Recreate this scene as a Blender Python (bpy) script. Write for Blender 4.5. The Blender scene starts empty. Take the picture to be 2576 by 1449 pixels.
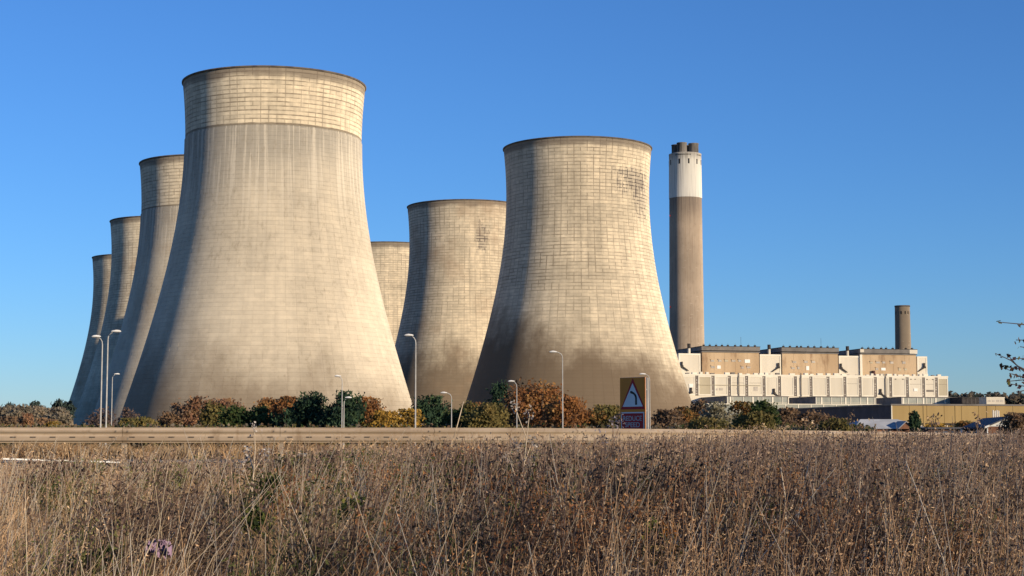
import bpy, math, random
import numpy as np
from mathutils import Vector, Matrix
R = math.radians
random.seed(7); rng = np.random.default_rng(11)
sc = bpy.context.scene
COL = sc.collection

# ------------------------------------------------------------------ camera, sky, sun, exposure
EYE = 1.6
FPX, CXP, CYP, PITCH = 4065.8, 1288.0, 724.5, 0.09105      # focal length in 2576-pixel units
cam_d = bpy.data.cameras.new('camera'); cam = bpy.data.objects.new('camera', cam_d); COL.objects.link(cam)
cam_d.sensor_width = 36.0; cam_d.lens = 36.0 * FPX / 2576.0
cam_d.clip_start = 0.1; cam_d.clip_end = 20000
cam.location = (0, 0, EYE); cam.rotation_euler = (math.pi / 2 + PITCH, 0, 0)
sc.camera = cam
SUN_AZ, SUN_EL = R(130.0), R(11.0)                          # azimuth clockwise from +Y
SUN = Vector((math.sin(SUN_AZ) * math.cos(SUN_EL), math.cos(SUN_AZ) * math.cos(SUN_EL), math.sin(SUN_EL)))
w = bpy.data.worlds.new('World'); sc.world = w; w.use_nodes = True
wn = w.node_tree.nodes; wl = w.node_tree.links
sky = wn.new('ShaderNodeTexSky'); sky.sky_type = 'NISHITA'; sky.sun_disc = False
sky.sun_elevation = SUN_EL; sky.sun_rotation = SUN_AZ
sky.altitude = 0; sky.air_density = 1.0; sky.dust_density = 0.0; sky.ozone_density = 6.0
hs = wn.new('ShaderNodeMix'); hs.data_type = 'RGBA'; hs.blend_type = 'MULTIPLY'; hs.inputs[0].default_value = 1.0; hs.inputs[7].default_value = (0.93, 1.0, 1.18, 1)   # white balance of the whole sky
wl.new(sky.outputs[0], hs.inputs[6])
bg = wn['Background']; bg.inputs['Strength'].default_value = 0.110
wl.new(hs.outputs[2], bg.inputs['Color'])
sun_d = bpy.data.lights.new('sun', 'SUN'); sun = bpy.data.objects.new('sun', sun_d); COL.objects.link(sun)
sun_d.energy = 5.0; sun_d.angle = R(0.5); sun_d.color = (1.0, 0.83, 0.60)
sun.rotation_euler = SUN.to_track_quat('Z', 'Y').to_euler(); sun.location = (40, -40, 60)
sc.view_settings.view_transform = 'Standard'; sc.view_settings.look = 'None'
sc.view_settings.exposure = 0.38; sc.view_settings.gamma = 1.0; sc.view_settings.use_curve_mapping = False
sc.cycles.max_bounces = 5; sc.cycles.diffuse_bounces = 2; sc.cycles.transparent_max_bounces = 4

# ------------------------------------------------------------------ helpers: picture <-> place
cp, sp = math.cos(PITCH), math.sin(PITCH)
def ray(px, py):
    a = (px - CXP) / FPX; b = (CYP - py) / FPX
    return Vector((a, cp - b * sp, sp + b * cp))
def at(px, py, Y):                                          # a point seen at (px, py) of a 2576 wide view, Y metres away
    d = ray(px, py); t = Y / d.y
    return Vector((d.x * t, Y, EYE + d.z * t))
def at4(px, py, Y): return at(px / 1.49068, py / 1.49068, Y)
def tanel(py): return math.tan(PITCH + math.atan((CYP - py) / FPX))

# ------------------------------------------------------------------ helpers: objects
def tag(o, label=None, cat=None, group=None, kind=None):
    if label: o['label'] = label
    if cat: o['category'] = cat
    if group: o['group'] = group
    if kind: o['kind'] = kind
    return o
def empty(name, loc=(0, 0, 0), rz=0.0, label=None, cat=None, group=None):
    o = bpy.data.objects.new(name, None); COL.objects.link(o)
    o.location = loc; o.rotation_euler = (0, 0, rz); o.empty_display_size = 0.5
    return tag(o, label, cat, group)
def link(name, me, parent=None, loc=None, rot=None):
    o = bpy.data.objects.new(name, me); COL.objects.link(o)
    if parent is not None: o.parent = parent
    if loc is not None: o.location = loc
    if rot is not None: o.rotation_euler = rot
    return o
class MB:
    def __init__(s): s.v = []; s.f = []; s.sm = []
    def add(s, vs, fs, smooth=False):
        n = len(s.v); s.v += [tuple(x) for x in vs]; s.f += [[i + n for i in f] for f in fs]; s.sm += [smooth] * len(fs); return s
    def box(s, x0, x1, y0, y1, z0, z1):
        return s.add([(x0,y0,z0),(x1,y0,z0),(x1,y1,z0),(x0,y1,z0),(x0,y0,z1),(x1,y0,z1),(x1,y1,z1),(x0,y1,z1)],
                     [(0,3,2,1),(4,5,6,7),(0,1,5,4),(1,2,6,5),(2,3,7,6),(3,0,4,7)])
    def prism(s, poly, d, axis='y', o=0.0):                  # polygon (a,b) extruded from o by d along axis
        n = len(poly)
        def p(a, b, c): return (a, c, b) if axis == 'y' else ((c, a, b) if axis == 'x' else (a, b, c))
        vs = [p(a, b, o) for a, b in poly] + [p(a, b, o + d) for a, b in poly]
        fs = [list(range(n)), list(range(2 * n - 1, n - 1, -1))] + [(i, i + n, (i + 1) % n + n, (i + 1) % n) for i in range(n)]
        return s.add(vs, fs)
    def tube(s, pts, rad, n=8, cap=True, smooth=True):
        pts = [Vector(p) for p in pts]; m = len(pts)
        rad = [rad] * m if not hasattr(rad, '__len__') else rad
        vs = []
        for i, p in enumerate(pts):
            t = (pts[min(i + 1, m - 1)] - pts[max(i - 1, 0)])
            t = t.normalized() if t.length > 1e-9 else Vector((0, 0, 1))
            a = t.cross(Vector((0, 0, 1)) if abs(t.z) < 0.95 else Vector((1, 0, 0))).normalized(); b = t.cross(a)
            for k in range(n):
                q = 2 * math.pi * k / n
                vs.append(p + (a * math.cos(q) + b * math.sin(q)) * rad[i])
        fs = [(i * n + k, i * n + (k + 1) % n, (i + 1) * n + (k + 1) % n, (i + 1) * n + k) for i in range(m - 1) for k in range(n)]
        s.add(vs, fs, smooth)
        if cap: s.add([vs[k] for k in range(n)], [list(range(n))]); s.add([vs[(m - 1) * n + k] for k in range(n)], [list(range(n - 1, -1, -1))])
        return s
    def lathe(s, prof, n=48, smooth=True):
        m = len(prof)
        vs = [(r * math.cos(2 * math.pi * k / n), r * math.sin(2 * math.pi * k / n), z) for r, z in prof for k in range(n)]
        fs = [(i * n + k, i * n + (k + 1) % n, (i + 1) * n + (k + 1) % n, (i + 1) * n + k) for i in range(m - 1) for k in range(n)]
        return s.add(vs, fs, smooth)
    def mesh(s, name, m):
        me = bpy.data.meshes.new(name); me.from_pydata(s.v, [], s.f)
        me.polygons.foreach_set('use_smooth', s.sm); me.update()
        if m: me.materials.append(m)
        return me
    def build(s, name, m, parent=None, **k): return link(name, s.mesh(name, m), parent, **k)
def quads_mesh(name, V, m, cols=None, nv=4):                 # V (N,nv,3) free faces, cols (N,3)
    V = np.asarray(V, dtype=np.float32); N = len(V)
    me = bpy.data.meshes.new(name)
    me.vertices.add(N * nv); me.vertices.foreach_set('co', V.reshape(-1))
    me.loops.add(N * nv); me.loops.foreach_set('vertex_index', np.arange(N * nv, dtype=np.int32))
    me.polygons.add(N); me.polygons.foreach_set('loop_start', np.arange(0, N * nv, nv, dtype=np.int32))
    me.update(calc_edges=True)
    if cols is not None:
        ca = me.color_attributes.new('Col', 'FLOAT_COLOR', 'POINT')
        c = np.ones((N, nv, 4), np.float32); c[:, :, :3] = np.asarray(cols, np.float32)[:, None, :]
        ca.data.foreach_set('color', c.reshape(-1))
    me.materials.append(m); return me
def strips_mesh(name, V, F, m, cols):                        # V (N,k,3) plants, F list of index tuples (one plant), cols (N,3)
    V = np.asarray(V, np.float32); N, k = V.shape[:2]
    me = bpy.data.meshes.new(name)
    me.vertices.add(N * k); me.vertices.foreach_set('co', V.reshape(-1))
    idx = []; starts = []; pos = 0; flat = np.concatenate([np.array(f) for f in F]); L = len(flat)
    loops = (np.arange(N)[:, None] * k + flat[None, :]).astype(np.int32).reshape(-1)
    st = np.cumsum([0] + [len(f) for f in F])[:-1]
    starts = (np.arange(N)[:, None] * L + st[None, :]).astype(np.int32).reshape(-1)
    me.loops.add(N * L); me.loops.foreach_set('vertex_index', loops)
    me.polygons.add(N * len(F)); me.polygons.foreach_set('loop_start', starts)
    me.update(calc_edges=True)
    ca = me.color_attributes.new('Col', 'FLOAT_COLOR', 'POINT')
    c = np.ones((N, k, 4), np.float32); c[:, :, :3] = np.asarray(cols, np.float32)[:, None, :]
    ca.data.foreach_set('color', c.reshape(-1))
    me.materials.append(m); return me

# ------------------------------------------------------------------ helpers: materials
class NT:
    def __init__(s, name):
        s.m = bpy.data.materials.new(name); s.m.use_nodes = True; s.n = s.m.node_tree.nodes; s.l = s.m.node_tree.links
        s.b = s.n['Principled BSDF']; s.b.inputs['Roughness'].default_value = 0.9; s.b.inputs['Specular IOR Level'].default_value = 0.2; s.b.inputs['Diffuse Roughness'].default_value = 0.9
    def put(s, sock, v):
        if hasattr(v, 'is_output'): s.l.new(v, sock)
        elif isinstance(v, (tuple, list)) and len(v) == 3 and sock.type == 'RGBA': sock.default_value = (*v, 1)
        else: sock.default_value = v
    def M(s, op, *a, clamp=False):
        x = s.n.new('ShaderNodeMath'); x.operation = op; x.use_clamp = clamp
        for i, v in enumerate(a): s.put(x.inputs[i], v)
        return x.outputs[0]
    def V(s, op, *a):
        x = s.n.new('ShaderNodeVectorMath'); x.operation = op
        for i, v in enumerate(a): s.put(x.inputs[i], v)
        return x.outputs[0]
    def xyz(s, v):
        x = s.n.new('ShaderNodeSeparateXYZ'); s.put(x.inputs[0], v); return x.outputs
    def comb(s, a, b, c):
        x = s.n.new('ShaderNodeCombineXYZ')
        for i, v in enumerate((a, b, c)): s.put(x.inputs[i], v)
        return x.outputs[0]
    def noise(s, vec, scale, detail=3, rough=0.55):
        x = s.n.new('ShaderNodeTexNoise'); s.put(x.inputs['Vector'], vec); x.inputs['Scale'].default_value = scale
        x.inputs['Detail'].default_value = detail; x.inputs['Roughness'].default_value = rough; return x.outputs[0]
    def white(s, vec):
        x = s.n.new('ShaderNodeTexWhiteNoise'); s.put(x.inputs['Vector'], vec); return x.outputs[0]
    def ss(s, v, a, b, lo=0.0, hi=1.0):
        x = s.n.new('ShaderNodeMapRange'); x.interpolation_type = 'SMOOTHSTEP'
        s.put(x.inputs[0], v); x.inputs[1].default_value = a; x.inputs[2].default_value = b; s.put(x.inputs[3], lo); s.put(x.inputs[4], hi)
        return x.outputs[0]
    def mix(s, f, a, b, blend='MIX'):
        x = s.n.new('ShaderNodeMix'); x.data_type = 'RGBA'; x.blend_type = blend
        s.put(x.inputs[0], f); s.put(x.inputs[6], a); s.put(x.inputs[7], b); return x.outputs[2]
    def pos(s): return s.n.new('ShaderNodeNewGeometry').outputs['Position']
    def obj(s): return s.n.new('ShaderNodeTexCoord').outputs['Object']
    def col(s, c): s.put(s.b.inputs['Base Color'], c); return s.m
def mat(name, c, c2=None, scale=0.6, rough=0.85, metal=0.0, streak=False, spec=0.2, detail=4):
    t = NT(name); t.b.inputs['Roughness'].default_value = rough; t.b.inputs['Metallic'].default_value = metal
    t.b.inputs['Specular IOR Level'].default_value = spec
    if c2 is None: c2 = tuple(x * 0.72 for x in c)
    p = t.pos()
    if streak: p = t.V('MULTIPLY', p, (1.0, 1.0, 0.12))
    n = t.ss(t.noise(p, scale, detail), 0.35, 0.68)
    return t.col(t.mix(n, c, c2))
def vmat(name, rough=0.85, trans=0.25):
    t = NT(name); a = t.n.new('ShaderNodeVertexColor'); a.layer_name = 'Col'
    t.l.new(a.outputs[0], t.b.inputs['Base Color']); t.b.inputs['Roughness'].default_value = rough; t.b.inputs['Specular IOR Level'].default_value = 0.1
    if trans:
        tr = t.n.new('ShaderNodeBsdfTranslucent'); t.l.new(a.outputs[0], tr.inputs[0])
        mx = t.n.new('ShaderNodeMixShader'); mx.inputs[0].default_value = trans
        t.l.new(t.b.outputs[0], mx.inputs[1]); t.l.new(tr.outputs[0], mx.inputs[2])
        t.l.new(mx.outputs[0], t.n['Material Output'].inputs[0])
    return t.m
M_LEAF = vmat('leaf', trans=0.4); M_STRAW = vmat('straw', trans=0.2); M_NEEDLE = vmat('needle', trans=0.05)
M_BARK = mat('bark', (0.16, 0.12, 0.09), (0.09, 0.07, 0.055), 3)
M_TWIG = mat('twig', (0.11, 0.085, 0.08), (0.07, 0.055, 0.055), 5)

# ------------------------------------------------------------------ the lie of the land
BX = np.array([-200, -60, -30, -14, -7, -2, 1.5, 5, 9, 13.5, 20, 30, 45, 200.]); BY = np.array([28, 31, 32.3, 33.1, 33.5, 34.2, 35.6, 38.8, 44.8, 53.5, 68, 92, 130, 500.])
XX = np.linspace(-200, 200, 4001); YY = np.interp(XX, BX, BY)
kk = np.hanning(61); kk /= kk.sum(); YY = np.convolve(np.pad(YY, 30, mode='edge'), kk, mode='valid')
def ybar(x): return np.interp(x, XX, YY)                     # how far away the crash barrier runs
HQ = np.array([-1e4, 2, 10, 20, 28, 33.5, 36.5, 52, 78, 1e5]); HZ = np.array([0, 0, 0.36, 0.60, 0.70, 0.78, 0.95, 0.95, -0.5, -0.5])
def hgt(x, y):
    x = np.asarray(x, float); y = np.asarray(y, float)
    q = y - (ybar(x) - 34.2) * np.clip(y / 34.0, 0, 1)
    n = 0.05 * np.sin(x * 1.3 + 0.7 * y) + 0.05 * np.sin(0.9 * y - 0.8 * x + 2) + 0.03 * np.sin(2.7 * x - 1.1 * y)
    return np.interp(q, HQ, HZ) + n * np.clip((30 - q) / 6, 0, 1)
def grid_mesh(name, xs, ys, m, hf=hgt, dz=0.0):
    X, Y = np.meshgrid(xs, ys); Z = hf(X, Y) + dz
    V = np.stack([X, Y, Z], -1).reshape(-1, 3); nx, ny = len(xs), len(ys)
    F = [(j * nx + i, j * nx + i + 1, (j + 1) * nx + i + 1, (j + 1) * nx + i) for j in range(ny - 1) for i in range(nx - 1)]
    me = bpy.data.meshes.new(name); me.from_pydata(V.tolist(), [], F); me.materials.append(m)
    me.polygons.foreach_set('use_smooth', [True] * len(F)); return me
t = NT('dry_ground'); p = t.pos()
c = t.mix(t.ss(t.noise(p, 0.35, 5), .35, .65), (0.20, 0.145, 0.085), (0.11, 0.085, 0.05))
c = t.mix(t.ss(t.noise(p, 0.05, 3), .48, .62), c, (0.12, 0.12, 0.055)); m_ground = t.col(c)
xs = np.unique(np.concatenate([np.linspace(-6000, -60, 14), np.linspace(-60, 60, 121), np.linspace(60, 6000, 14)]))
ys = np.unique(np.concatenate([np.linspace(-80, 0, 9), np.linspace(0, 90, 91), np.linspace(90, 7000, 24)]))
tag(link('ground', grid_mesh('ground', xs, ys, m_ground)), kind='structure')
# a road just behind the barrier: sheet, white edge line
def ribbon(name, d0, d1, dz, m, x0=-90, x1=19, n=160, zfix=None):
    mb = MB(); vs = []
    for i in range(n + 1):
        x = x0 + (x1 - x0) * i / n; s = (ybar(x + .2) - ybar(x - .2)) / .4; L = math.hypot(1, s)
        for d in (d0, d1):
            qx, qy = x - s / L * d, float(ybar(x)) + d / L
            vs.append((qx, qy, 0.95 + dz))
    mb.add(vs, [(2 * i, 2 * i + 2, 2 * i + 3, 2 * i + 1) for i in range(n)])
    return tag(mb.build(name, m), kind='structure')
m_asph = mat('asphalt', (0.06, 0.057, 0.055), (0.04, 0.039, 0.038), 2.0)
m_road_white = mat('road_paint', (0.75, 0.74, 0.7), (0.5, 0.49, 0.46), 1.5)
ribbon('road', 4.6, 9.6, 0.02, m_asph)
ribbon('road_edge_line', 6.4, 6.62, 0.026, m_road_white, x0=-60, x1=-7.6)

# ------------------------------------------------------------------ cooling towers
TA, TZW, TC, TH, TB = 28.0, 95.0, 67.0, 113.7, 5.5
NC, NR = 72, 82; LH = (TH - TB) / NR
def tr(z): return TA * math.sqrt(1 + ((z - TZW) / TC) ** 2)
def tower_mat(name, loc, base=(0.655, 0.565, 0.42), mantle=0.0, joint=1.0, grime=(30, 12, 0.0, 0.0), soot=None, seed=0.0, fadelo=0.3, rust=0.0, vj=1.0):
    t = NT(name); P = t.V('SUBTRACT', t.pos(), tuple(loc)); x, y, z = t.xyz(P)
    ang = t.M('MULTIPLY', t.M('ARCTAN2', y, x), NC / (2 * math.pi)); row = t.M('DIVIDE', t.M('SUBTRACT', z, TB), LH)
    fr = t.M('FRACT', row); fa = t.M('FRACT', t.M('ADD', ang, 100.0)); ri = t.M('FLOOR', row); ci = t.M('FLOOR', t.M('ADD', ang, 100.0))
    S = t.V('ADD', P, (seed * 31.0, seed * 17.0, seed * 7.0))
    # tone of the concrete
    big = t.noise(S, 0.035, 4); c = t.mix(t.ss(big, .35, .68), base, tuple(v * 0.80 for v in base))
    rp = t.white(t.comb(ci, ri, seed)); rr = t.white(t.comb(seed, ri, 3.0))
    k = t.M('ADD', t.M('MULTIPLY', rp, 0.15), t.M('MULTIPLY', rr, 0.11)); k = t.M('ADD', k, 0.87)
    # vertical streaks and fine mottling
    st = t.noise(t.comb(t.M('MULTIPLY', ang, 0.9), t.M('MULTIPLY', z, 0.035), seed), 1.0, 4, 0.6)
    k = t.M('MULTIPLY', k, t.ss(st, .3, .7, 1.10, 0.88))
    mo = t.noise(t.comb(t.M('MULTIPLY', ang, 1.0), t.M('MULTIPLY', z, 0.6), seed + 5), 1.3, 3, .65)
    k = t.M('MULTIPLY', k, t.ss(mo, .3, .7, 1.07, 0.91))
    c = t.mix(1.0, c, t.comb(k, k, k), 'MULTIPLY')
    # stained pour joints
    dh = t.M('MULTIPLY', t.M('MINIMUM', fr, t.M('SUBTRACT', 1.0, fr)), LH)
    dv = t.M('MULTIPLY', t.M('MINIMUM', fa, t.M('SUBTRACT', 1.0, fa)), 2.6)
    nz = t.noise(t.comb(t.M('MULTIPLY', ang, 0.45), row, seed), 0.8, 3, .6)
    wob = t.M('MULTIPLY', t.M('SUBTRACT', t.noise(t.comb(ang, row, seed), 2.2, 2), .5), .22)
    hl = t.M('MULTIPLY', t.ss(t.M('ADD', dh, wob), 0.03, 0.29, 1.0, 0.0), t.ss(nz, .35, .6, .16, 1.0))
    pres = t.M('MAXIMUM', t.M('GREATER_THAN', t.white(t.comb(t.M('ROUND', t.M('ADD', ang, 100.0)), t.M('FLOOR', t.M('DIVIDE', t.M('ADD', row, t.M('MULTIPLY', t.M('ROUND', ang), 1.7)), 4.0)), seed + 1)), 0.62),
               t.M('GREATER_THAN', t.white(t.comb(t.M('ROUND', t.M('ADD', ang, 100.0)), ri, seed + 2)), 0.66))
    vl = t.M('MULTIPLY', t.M('MULTIPLY', t.ss(t.M('ADD', dv, wob), 0.04, 0.28, 1.0, 0.0), pres), t.ss(t.noise(t.comb(ang, t.M('MULTIPLY', row, .3), seed), .6, 2), .3, .6, .5, 1.0))
    zone = t.M('MULTIPLY', t.ss(t.M('ADD', z, t.M('MULTIPLY', t.M('SUBTRACT', big, .5), 40.0)), 30, 70, fadelo, 1.0), joint)
    if mantle: zone = t.M('MULTIPLY', zone, t.ss(z, mantle - .05, mantle + .05, .48, 1.0))
    j = t.M('MULTIPLY', t.M('MAXIMUM', hl, t.M('MULTIPLY', vl, vj)), zone, clamp=True)
    c = t.mix(t.M('MULTIPLY', j, t.ss(t.noise(S, 0.022, 3), .38, .62, .46, .76)), c, (0.15, 0.108, 0.072))
    if mantle:                                                # grey added concrete skin with pale runs under its lip
        inm = t.ss(z, mantle - .05, mantle + .05, 1.0, 0.0)
        c = t.mix(t.M('MULTIPLY', inm, .55), c, t.mix(t.ss(big, .3, .7), (0.51, 0.455, 0.37), (0.44, 0.39, 0.315)))
        c = t.mix(t.M('MULTIPLY', t.ss(t.M('ABSOLUTE', t.M('SUBTRACT', z, mantle + .15)), .2, .5, 1, 0), .7), c, (.12, .095, .07))
        gz = t.ss(t.M('ADD', z, t.M('MULTIPLY', big, 30.0)), mantle - 14, mantle + 12, 0.0, 0.75)
        c = t.mix(t.M('MULTIPLY', gz, inm), c, (0.31, 0.285, 0.245))
        run = t.noise(t.comb(t.M('MULTIPLY', ang, 2.1), t.M('MULTIPLY', z, 0.02), 4.0), 1.0, 3, .6)
        rz = t.M('MULTIPLY', t.ss(z, mantle - 34, mantle - 10, 0.15, 1.0), inm)
        c = t.mix(t.M('MULTIPLY', t.M('MULTIPLY', t.ss(run, .50, .60), rz), .62), c, (0.62, 0.56, 0.46))
        lin = t.M('MULTIPLY', t.ss(t.noise(t.comb(t.M('MULTIPLY', ang, .35), t.M('MULTIPLY', row, 1.0), 9.0), 1.0, 3, .7), .52, .66), t.ss(dh, 0.03, 0.3, 1.0, 0.0))
        c = t.mix(t.M('MULTIPLY', t.M('MULTIPLY', lin, inm), .5), c, (0.60, 0.53, 0.42))
        dk = t.M('MULTIPLY', t.ss(t.noise(t.comb(t.M('MULTIPLY', ang, 1.7), t.M('MULTIPLY', z, 0.30), 2.0), 1.0, 5, .75), .50, .68), t.M('MULTIPLY', inm, t.ss(big, .40, .6, .25, 1.0)))
        c = t.mix(t.M('MULTIPLY', dk, .42), c, (0.24, 0.195, 0.135))
    # grime that crept up from one side, dark rim stains, soot patch
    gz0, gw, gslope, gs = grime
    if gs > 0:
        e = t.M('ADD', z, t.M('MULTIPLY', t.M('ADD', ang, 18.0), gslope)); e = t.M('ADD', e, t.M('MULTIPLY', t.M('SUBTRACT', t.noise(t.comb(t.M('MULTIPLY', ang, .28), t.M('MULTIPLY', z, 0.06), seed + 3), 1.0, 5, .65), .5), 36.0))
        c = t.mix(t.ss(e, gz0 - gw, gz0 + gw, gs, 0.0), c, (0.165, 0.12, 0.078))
    rs = t.ss(t.M('ADD', z, t.M('MULTIPLY', t.noise(t.comb(t.M('MULTIPLY', ang, .22), 0.0, seed), 1.0, 3), 5.0)), TH - 1.2, TH + 0.8, 0.0, 0.75)
    c = t.mix(rs, c, (0.165, 0.13, 0.10))
    if soot:
        for a0, z0, aw, zw, s in soot:
            ra = t.M('DIVIDE', t.M('SUBTRACT', ang, a0), aw); rz = t.M('DIVIDE', t.M('SUBTRACT', z, z0), zw)
            d = t.M('ADD', t.M('MULTIPLY', ra, ra), t.M('MULTIPLY', rz, rz)); d = t.M('ADD', d, t.M('MULTIPLY', t.M('SUBTRACT', t.noise(t.comb(t.M('MULTIPLY', ang, 1.6), t.M('MULTIPLY', z, 0.22), seed + 11), 1.0, 4, .7), .5), 5.5))
            c = t.mix(t.M('MULTIPLY', t.ss(d, .2, 1.1, s, 0.0), t.M('ADD', t.M('MULTIPLY', t.M('MAXIMUM', hl, vl), .75), .30), clamp=True), c, (0.05, 0.04, 0.05))
    if rust:
        c = t.mix(t.ss(t.noise(t.comb(t.M('MULTIPLY', ang, .12), t.M('MULTIPLY', z, .05), seed + 8), 1.0, 4), .5, .7, 0, rust), c, (0.33, 0.225, 0.14))
    return t.col(c)
GAP, PR = 0.01, 0.035                                          # open joint between panels, and how far a panel stands proud
def panel_quads(rows, cols, mantle):
    V = []; Nn = []
    for i in rows:
        z0, z1 = TB + i * LH + GAP, TB + (i + 1) * LH - GAP
        ex = 0.22 if (mantle and z1 < mantle) else 0.0
        for k in cols:
            o = PR + ex + 0.02 * random.random()
            g = GAP / tr(z0); a0, a1 = 2 * math.pi * k / NC + g, 2 * math.pi * (k + 1) / NC - g; am = .5 * (a0 + a1)
            def pt(a, z, d): r = tr(z) + d; return (r * math.cos(a), r * math.sin(a), z)
            def nr(a): return (math.cos(a) * .985, math.sin(a) * .985, 0.0)
            for (p, q) in ((a0, am), (am, a1)):
                V.append([pt(p, z0, o), pt(q, z0, o), pt(q, z1, o), pt(p, z1, o)])
                sl = (tr(z1) - tr(z0)) / (z1 - z0)
                Nn.append([Vector((math.cos(b), math.sin(b), -sl)).normalized()[:] for b in (p, q, q, p)])
            for (A, B, n) in (((a0, z0), (a1, z0), (0, 0, -1)), ((a1, z1), (a0, z1), (0, 0, 1))):
                V.append([pt(A[0], A[1], -.05), pt(B[0], B[1], -.05), pt(B[0], B[1], o), pt(A[0], A[1], o)]); Nn.append([n] * 4)
            for (A, B, s) in (((a0, z1), (a0, z0), -1), ((a1, z0), (a1, z1), 1)):
                n = (-math.sin(A[0]) * s, math.cos(A[0]) * s, 0)
                V.append([pt(A[0], A[1], -.05), pt(B[0], B[1], -.05), pt(B[0], B[1], o), pt(A[0], A[1], o)]); Nn.append([n] * 4)
    return V, Nn
def panel_mesh(name, rows, cols, mantle, m):
    V, Nn = panel_quads(rows, cols, mantle); me = quads_mesh(name, V, m)
    me.polygons.foreach_set('use_smooth', [True] * len(me.polygons))
    me.normals_split_custom_set_from_vertices([n for q in Nn for n in q]); return me
def panel_mesh_skip(name, skip_rows, skip_cols, mantle, m):
    V = []; Nn = []
    for i in range(NR):
        cols = [k for k in range(NC) if not (i in skip_rows and k in skip_cols)]
        a, b = panel_quads([i], cols, mantle); V += a; Nn += b
    me = quads_mesh(name, V, m); me.polygons.foreach_set('use_smooth', [True] * len(me.polygons))
    me.normals_split_custom_set_from_vertices([n for q in Nn for n in q]); return me
m_rim = mat('rim_concrete', (0.15, 0.125, 0.10), (0.085, 0.07, 0.06), 0.5)
m_leg = mat('leg_concrete', (0.3, 0.26, 0.2))
def shell_mesh(m):
    zs = [TB + (TH - TB) * i / 60 for i in range(61)]
    mb = MB(); mb.lathe([(tr(z) - 0.02, z) for z in zs] + [(tr(TH) - .5, TH + .05)] + [(tr(z) - .5, z) for z in zs[::-1]] + [(tr(TB) - .02, TB)], 144)
    return mb.mesh('shell', m)
rim_me = MB().lathe([(tr(TH) - .5, TH), (tr(TH) - .5, TH + .3), (tr(TH) + .4, TH + .3), (tr(TH) + .4, TH + .02), (tr(TH) + .18, TH - .25), (tr(TH) + .1, TH - .25)], 144).mesh('rim_walkway', m_rim)
r0, r1 = tr(TB) + 1.2, tr(TB) - .15
leg_me = [MB().tube([(r0, 0, -.8), (r1 * math.cos(s * .075), r1 * math.sin(s * .075), TB + .2)], .45, 8).mesh('leg', m_leg) for s in (-1, 1)]
full_cache = {}
TOW = [ # X, Y, label, mantle, individual panels?, material settings
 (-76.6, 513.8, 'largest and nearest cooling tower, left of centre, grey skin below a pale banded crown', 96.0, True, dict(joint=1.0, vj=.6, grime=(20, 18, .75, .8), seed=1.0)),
 (-126.1, 669.5, 'cooling tower directly behind the nearest one, second in the left row', 93.5, False, dict(joint=.85, grime=(16, 14, .2, .4), seed=2.0, rust=.3)),
 (-183.4, 851.5, 'third cooling tower of the left row, tall sliver with brownish upper wall', 0, False, dict(joint=.9, grime=(25, 14, .2, .4), seed=3.0, rust=.8)),
 (-237.9, 1025.8, 'leftmost and farthest cooling tower of the left row', 0, False, dict(joint=.8, grime=(25, 14, .2, .4), seed=4.0, rust=.6)),
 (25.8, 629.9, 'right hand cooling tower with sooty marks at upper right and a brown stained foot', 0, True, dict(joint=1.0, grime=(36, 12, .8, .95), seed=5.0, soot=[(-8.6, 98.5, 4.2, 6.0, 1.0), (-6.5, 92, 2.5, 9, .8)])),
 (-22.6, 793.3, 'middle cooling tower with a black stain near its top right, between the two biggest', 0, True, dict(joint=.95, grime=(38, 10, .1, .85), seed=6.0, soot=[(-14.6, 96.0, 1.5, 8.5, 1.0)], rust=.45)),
 (-74.0, 962.0, 'small far cooling tower peeping out between the nearest and the middle one', 0, False, dict(joint=.8, grime=(20, 10, .2, .4), seed=7.0)),
]
for (X, Y, lab, mantle, indiv, kw) in TOW:
    root = empty('cooling_tower', (X, Y, 0), 0, lab, 'cooling tower', 'cooling towers of the power station')
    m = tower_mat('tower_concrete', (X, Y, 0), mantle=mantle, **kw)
    link('shell', shell_mesh(m), root); link('rim_walkway', rim_me, root)
    for k in range(30):
        link('leg', leg_me[k % 2], root, rot=(0, 0, 2 * math.pi * (k // 2) / 15 * 1.0 + (0.0 if k % 2 else .1)))
    if indiv:
        view = math.atan2(-Y, -X) / (2 * math.pi) * NC; k0 = int(math.floor(view))
        cset = [(k0 + d) % NC for d in range(-10, 11)]; rset = list(range(NR - 14, NR))
        link('concrete_panel_rows', panel_mesh_skip('concrete_panel_rows', set(rset), set(cset), mantle, m), root)['kind'] = 'stuff'
        for i in rset:
            me = panel_mesh('concrete_panel', [i], [0], mantle, m)
            for k in cset: link('concrete_panel', me, root, rot=(0, 0, 2 * math.pi * k / NC))
    else:
        me = panel_mesh_skip('concrete_panel_rows', set(), set(), mantle, m)
        link('concrete_panel_rows', me, root)['kind'] = 'stuff'

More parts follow.
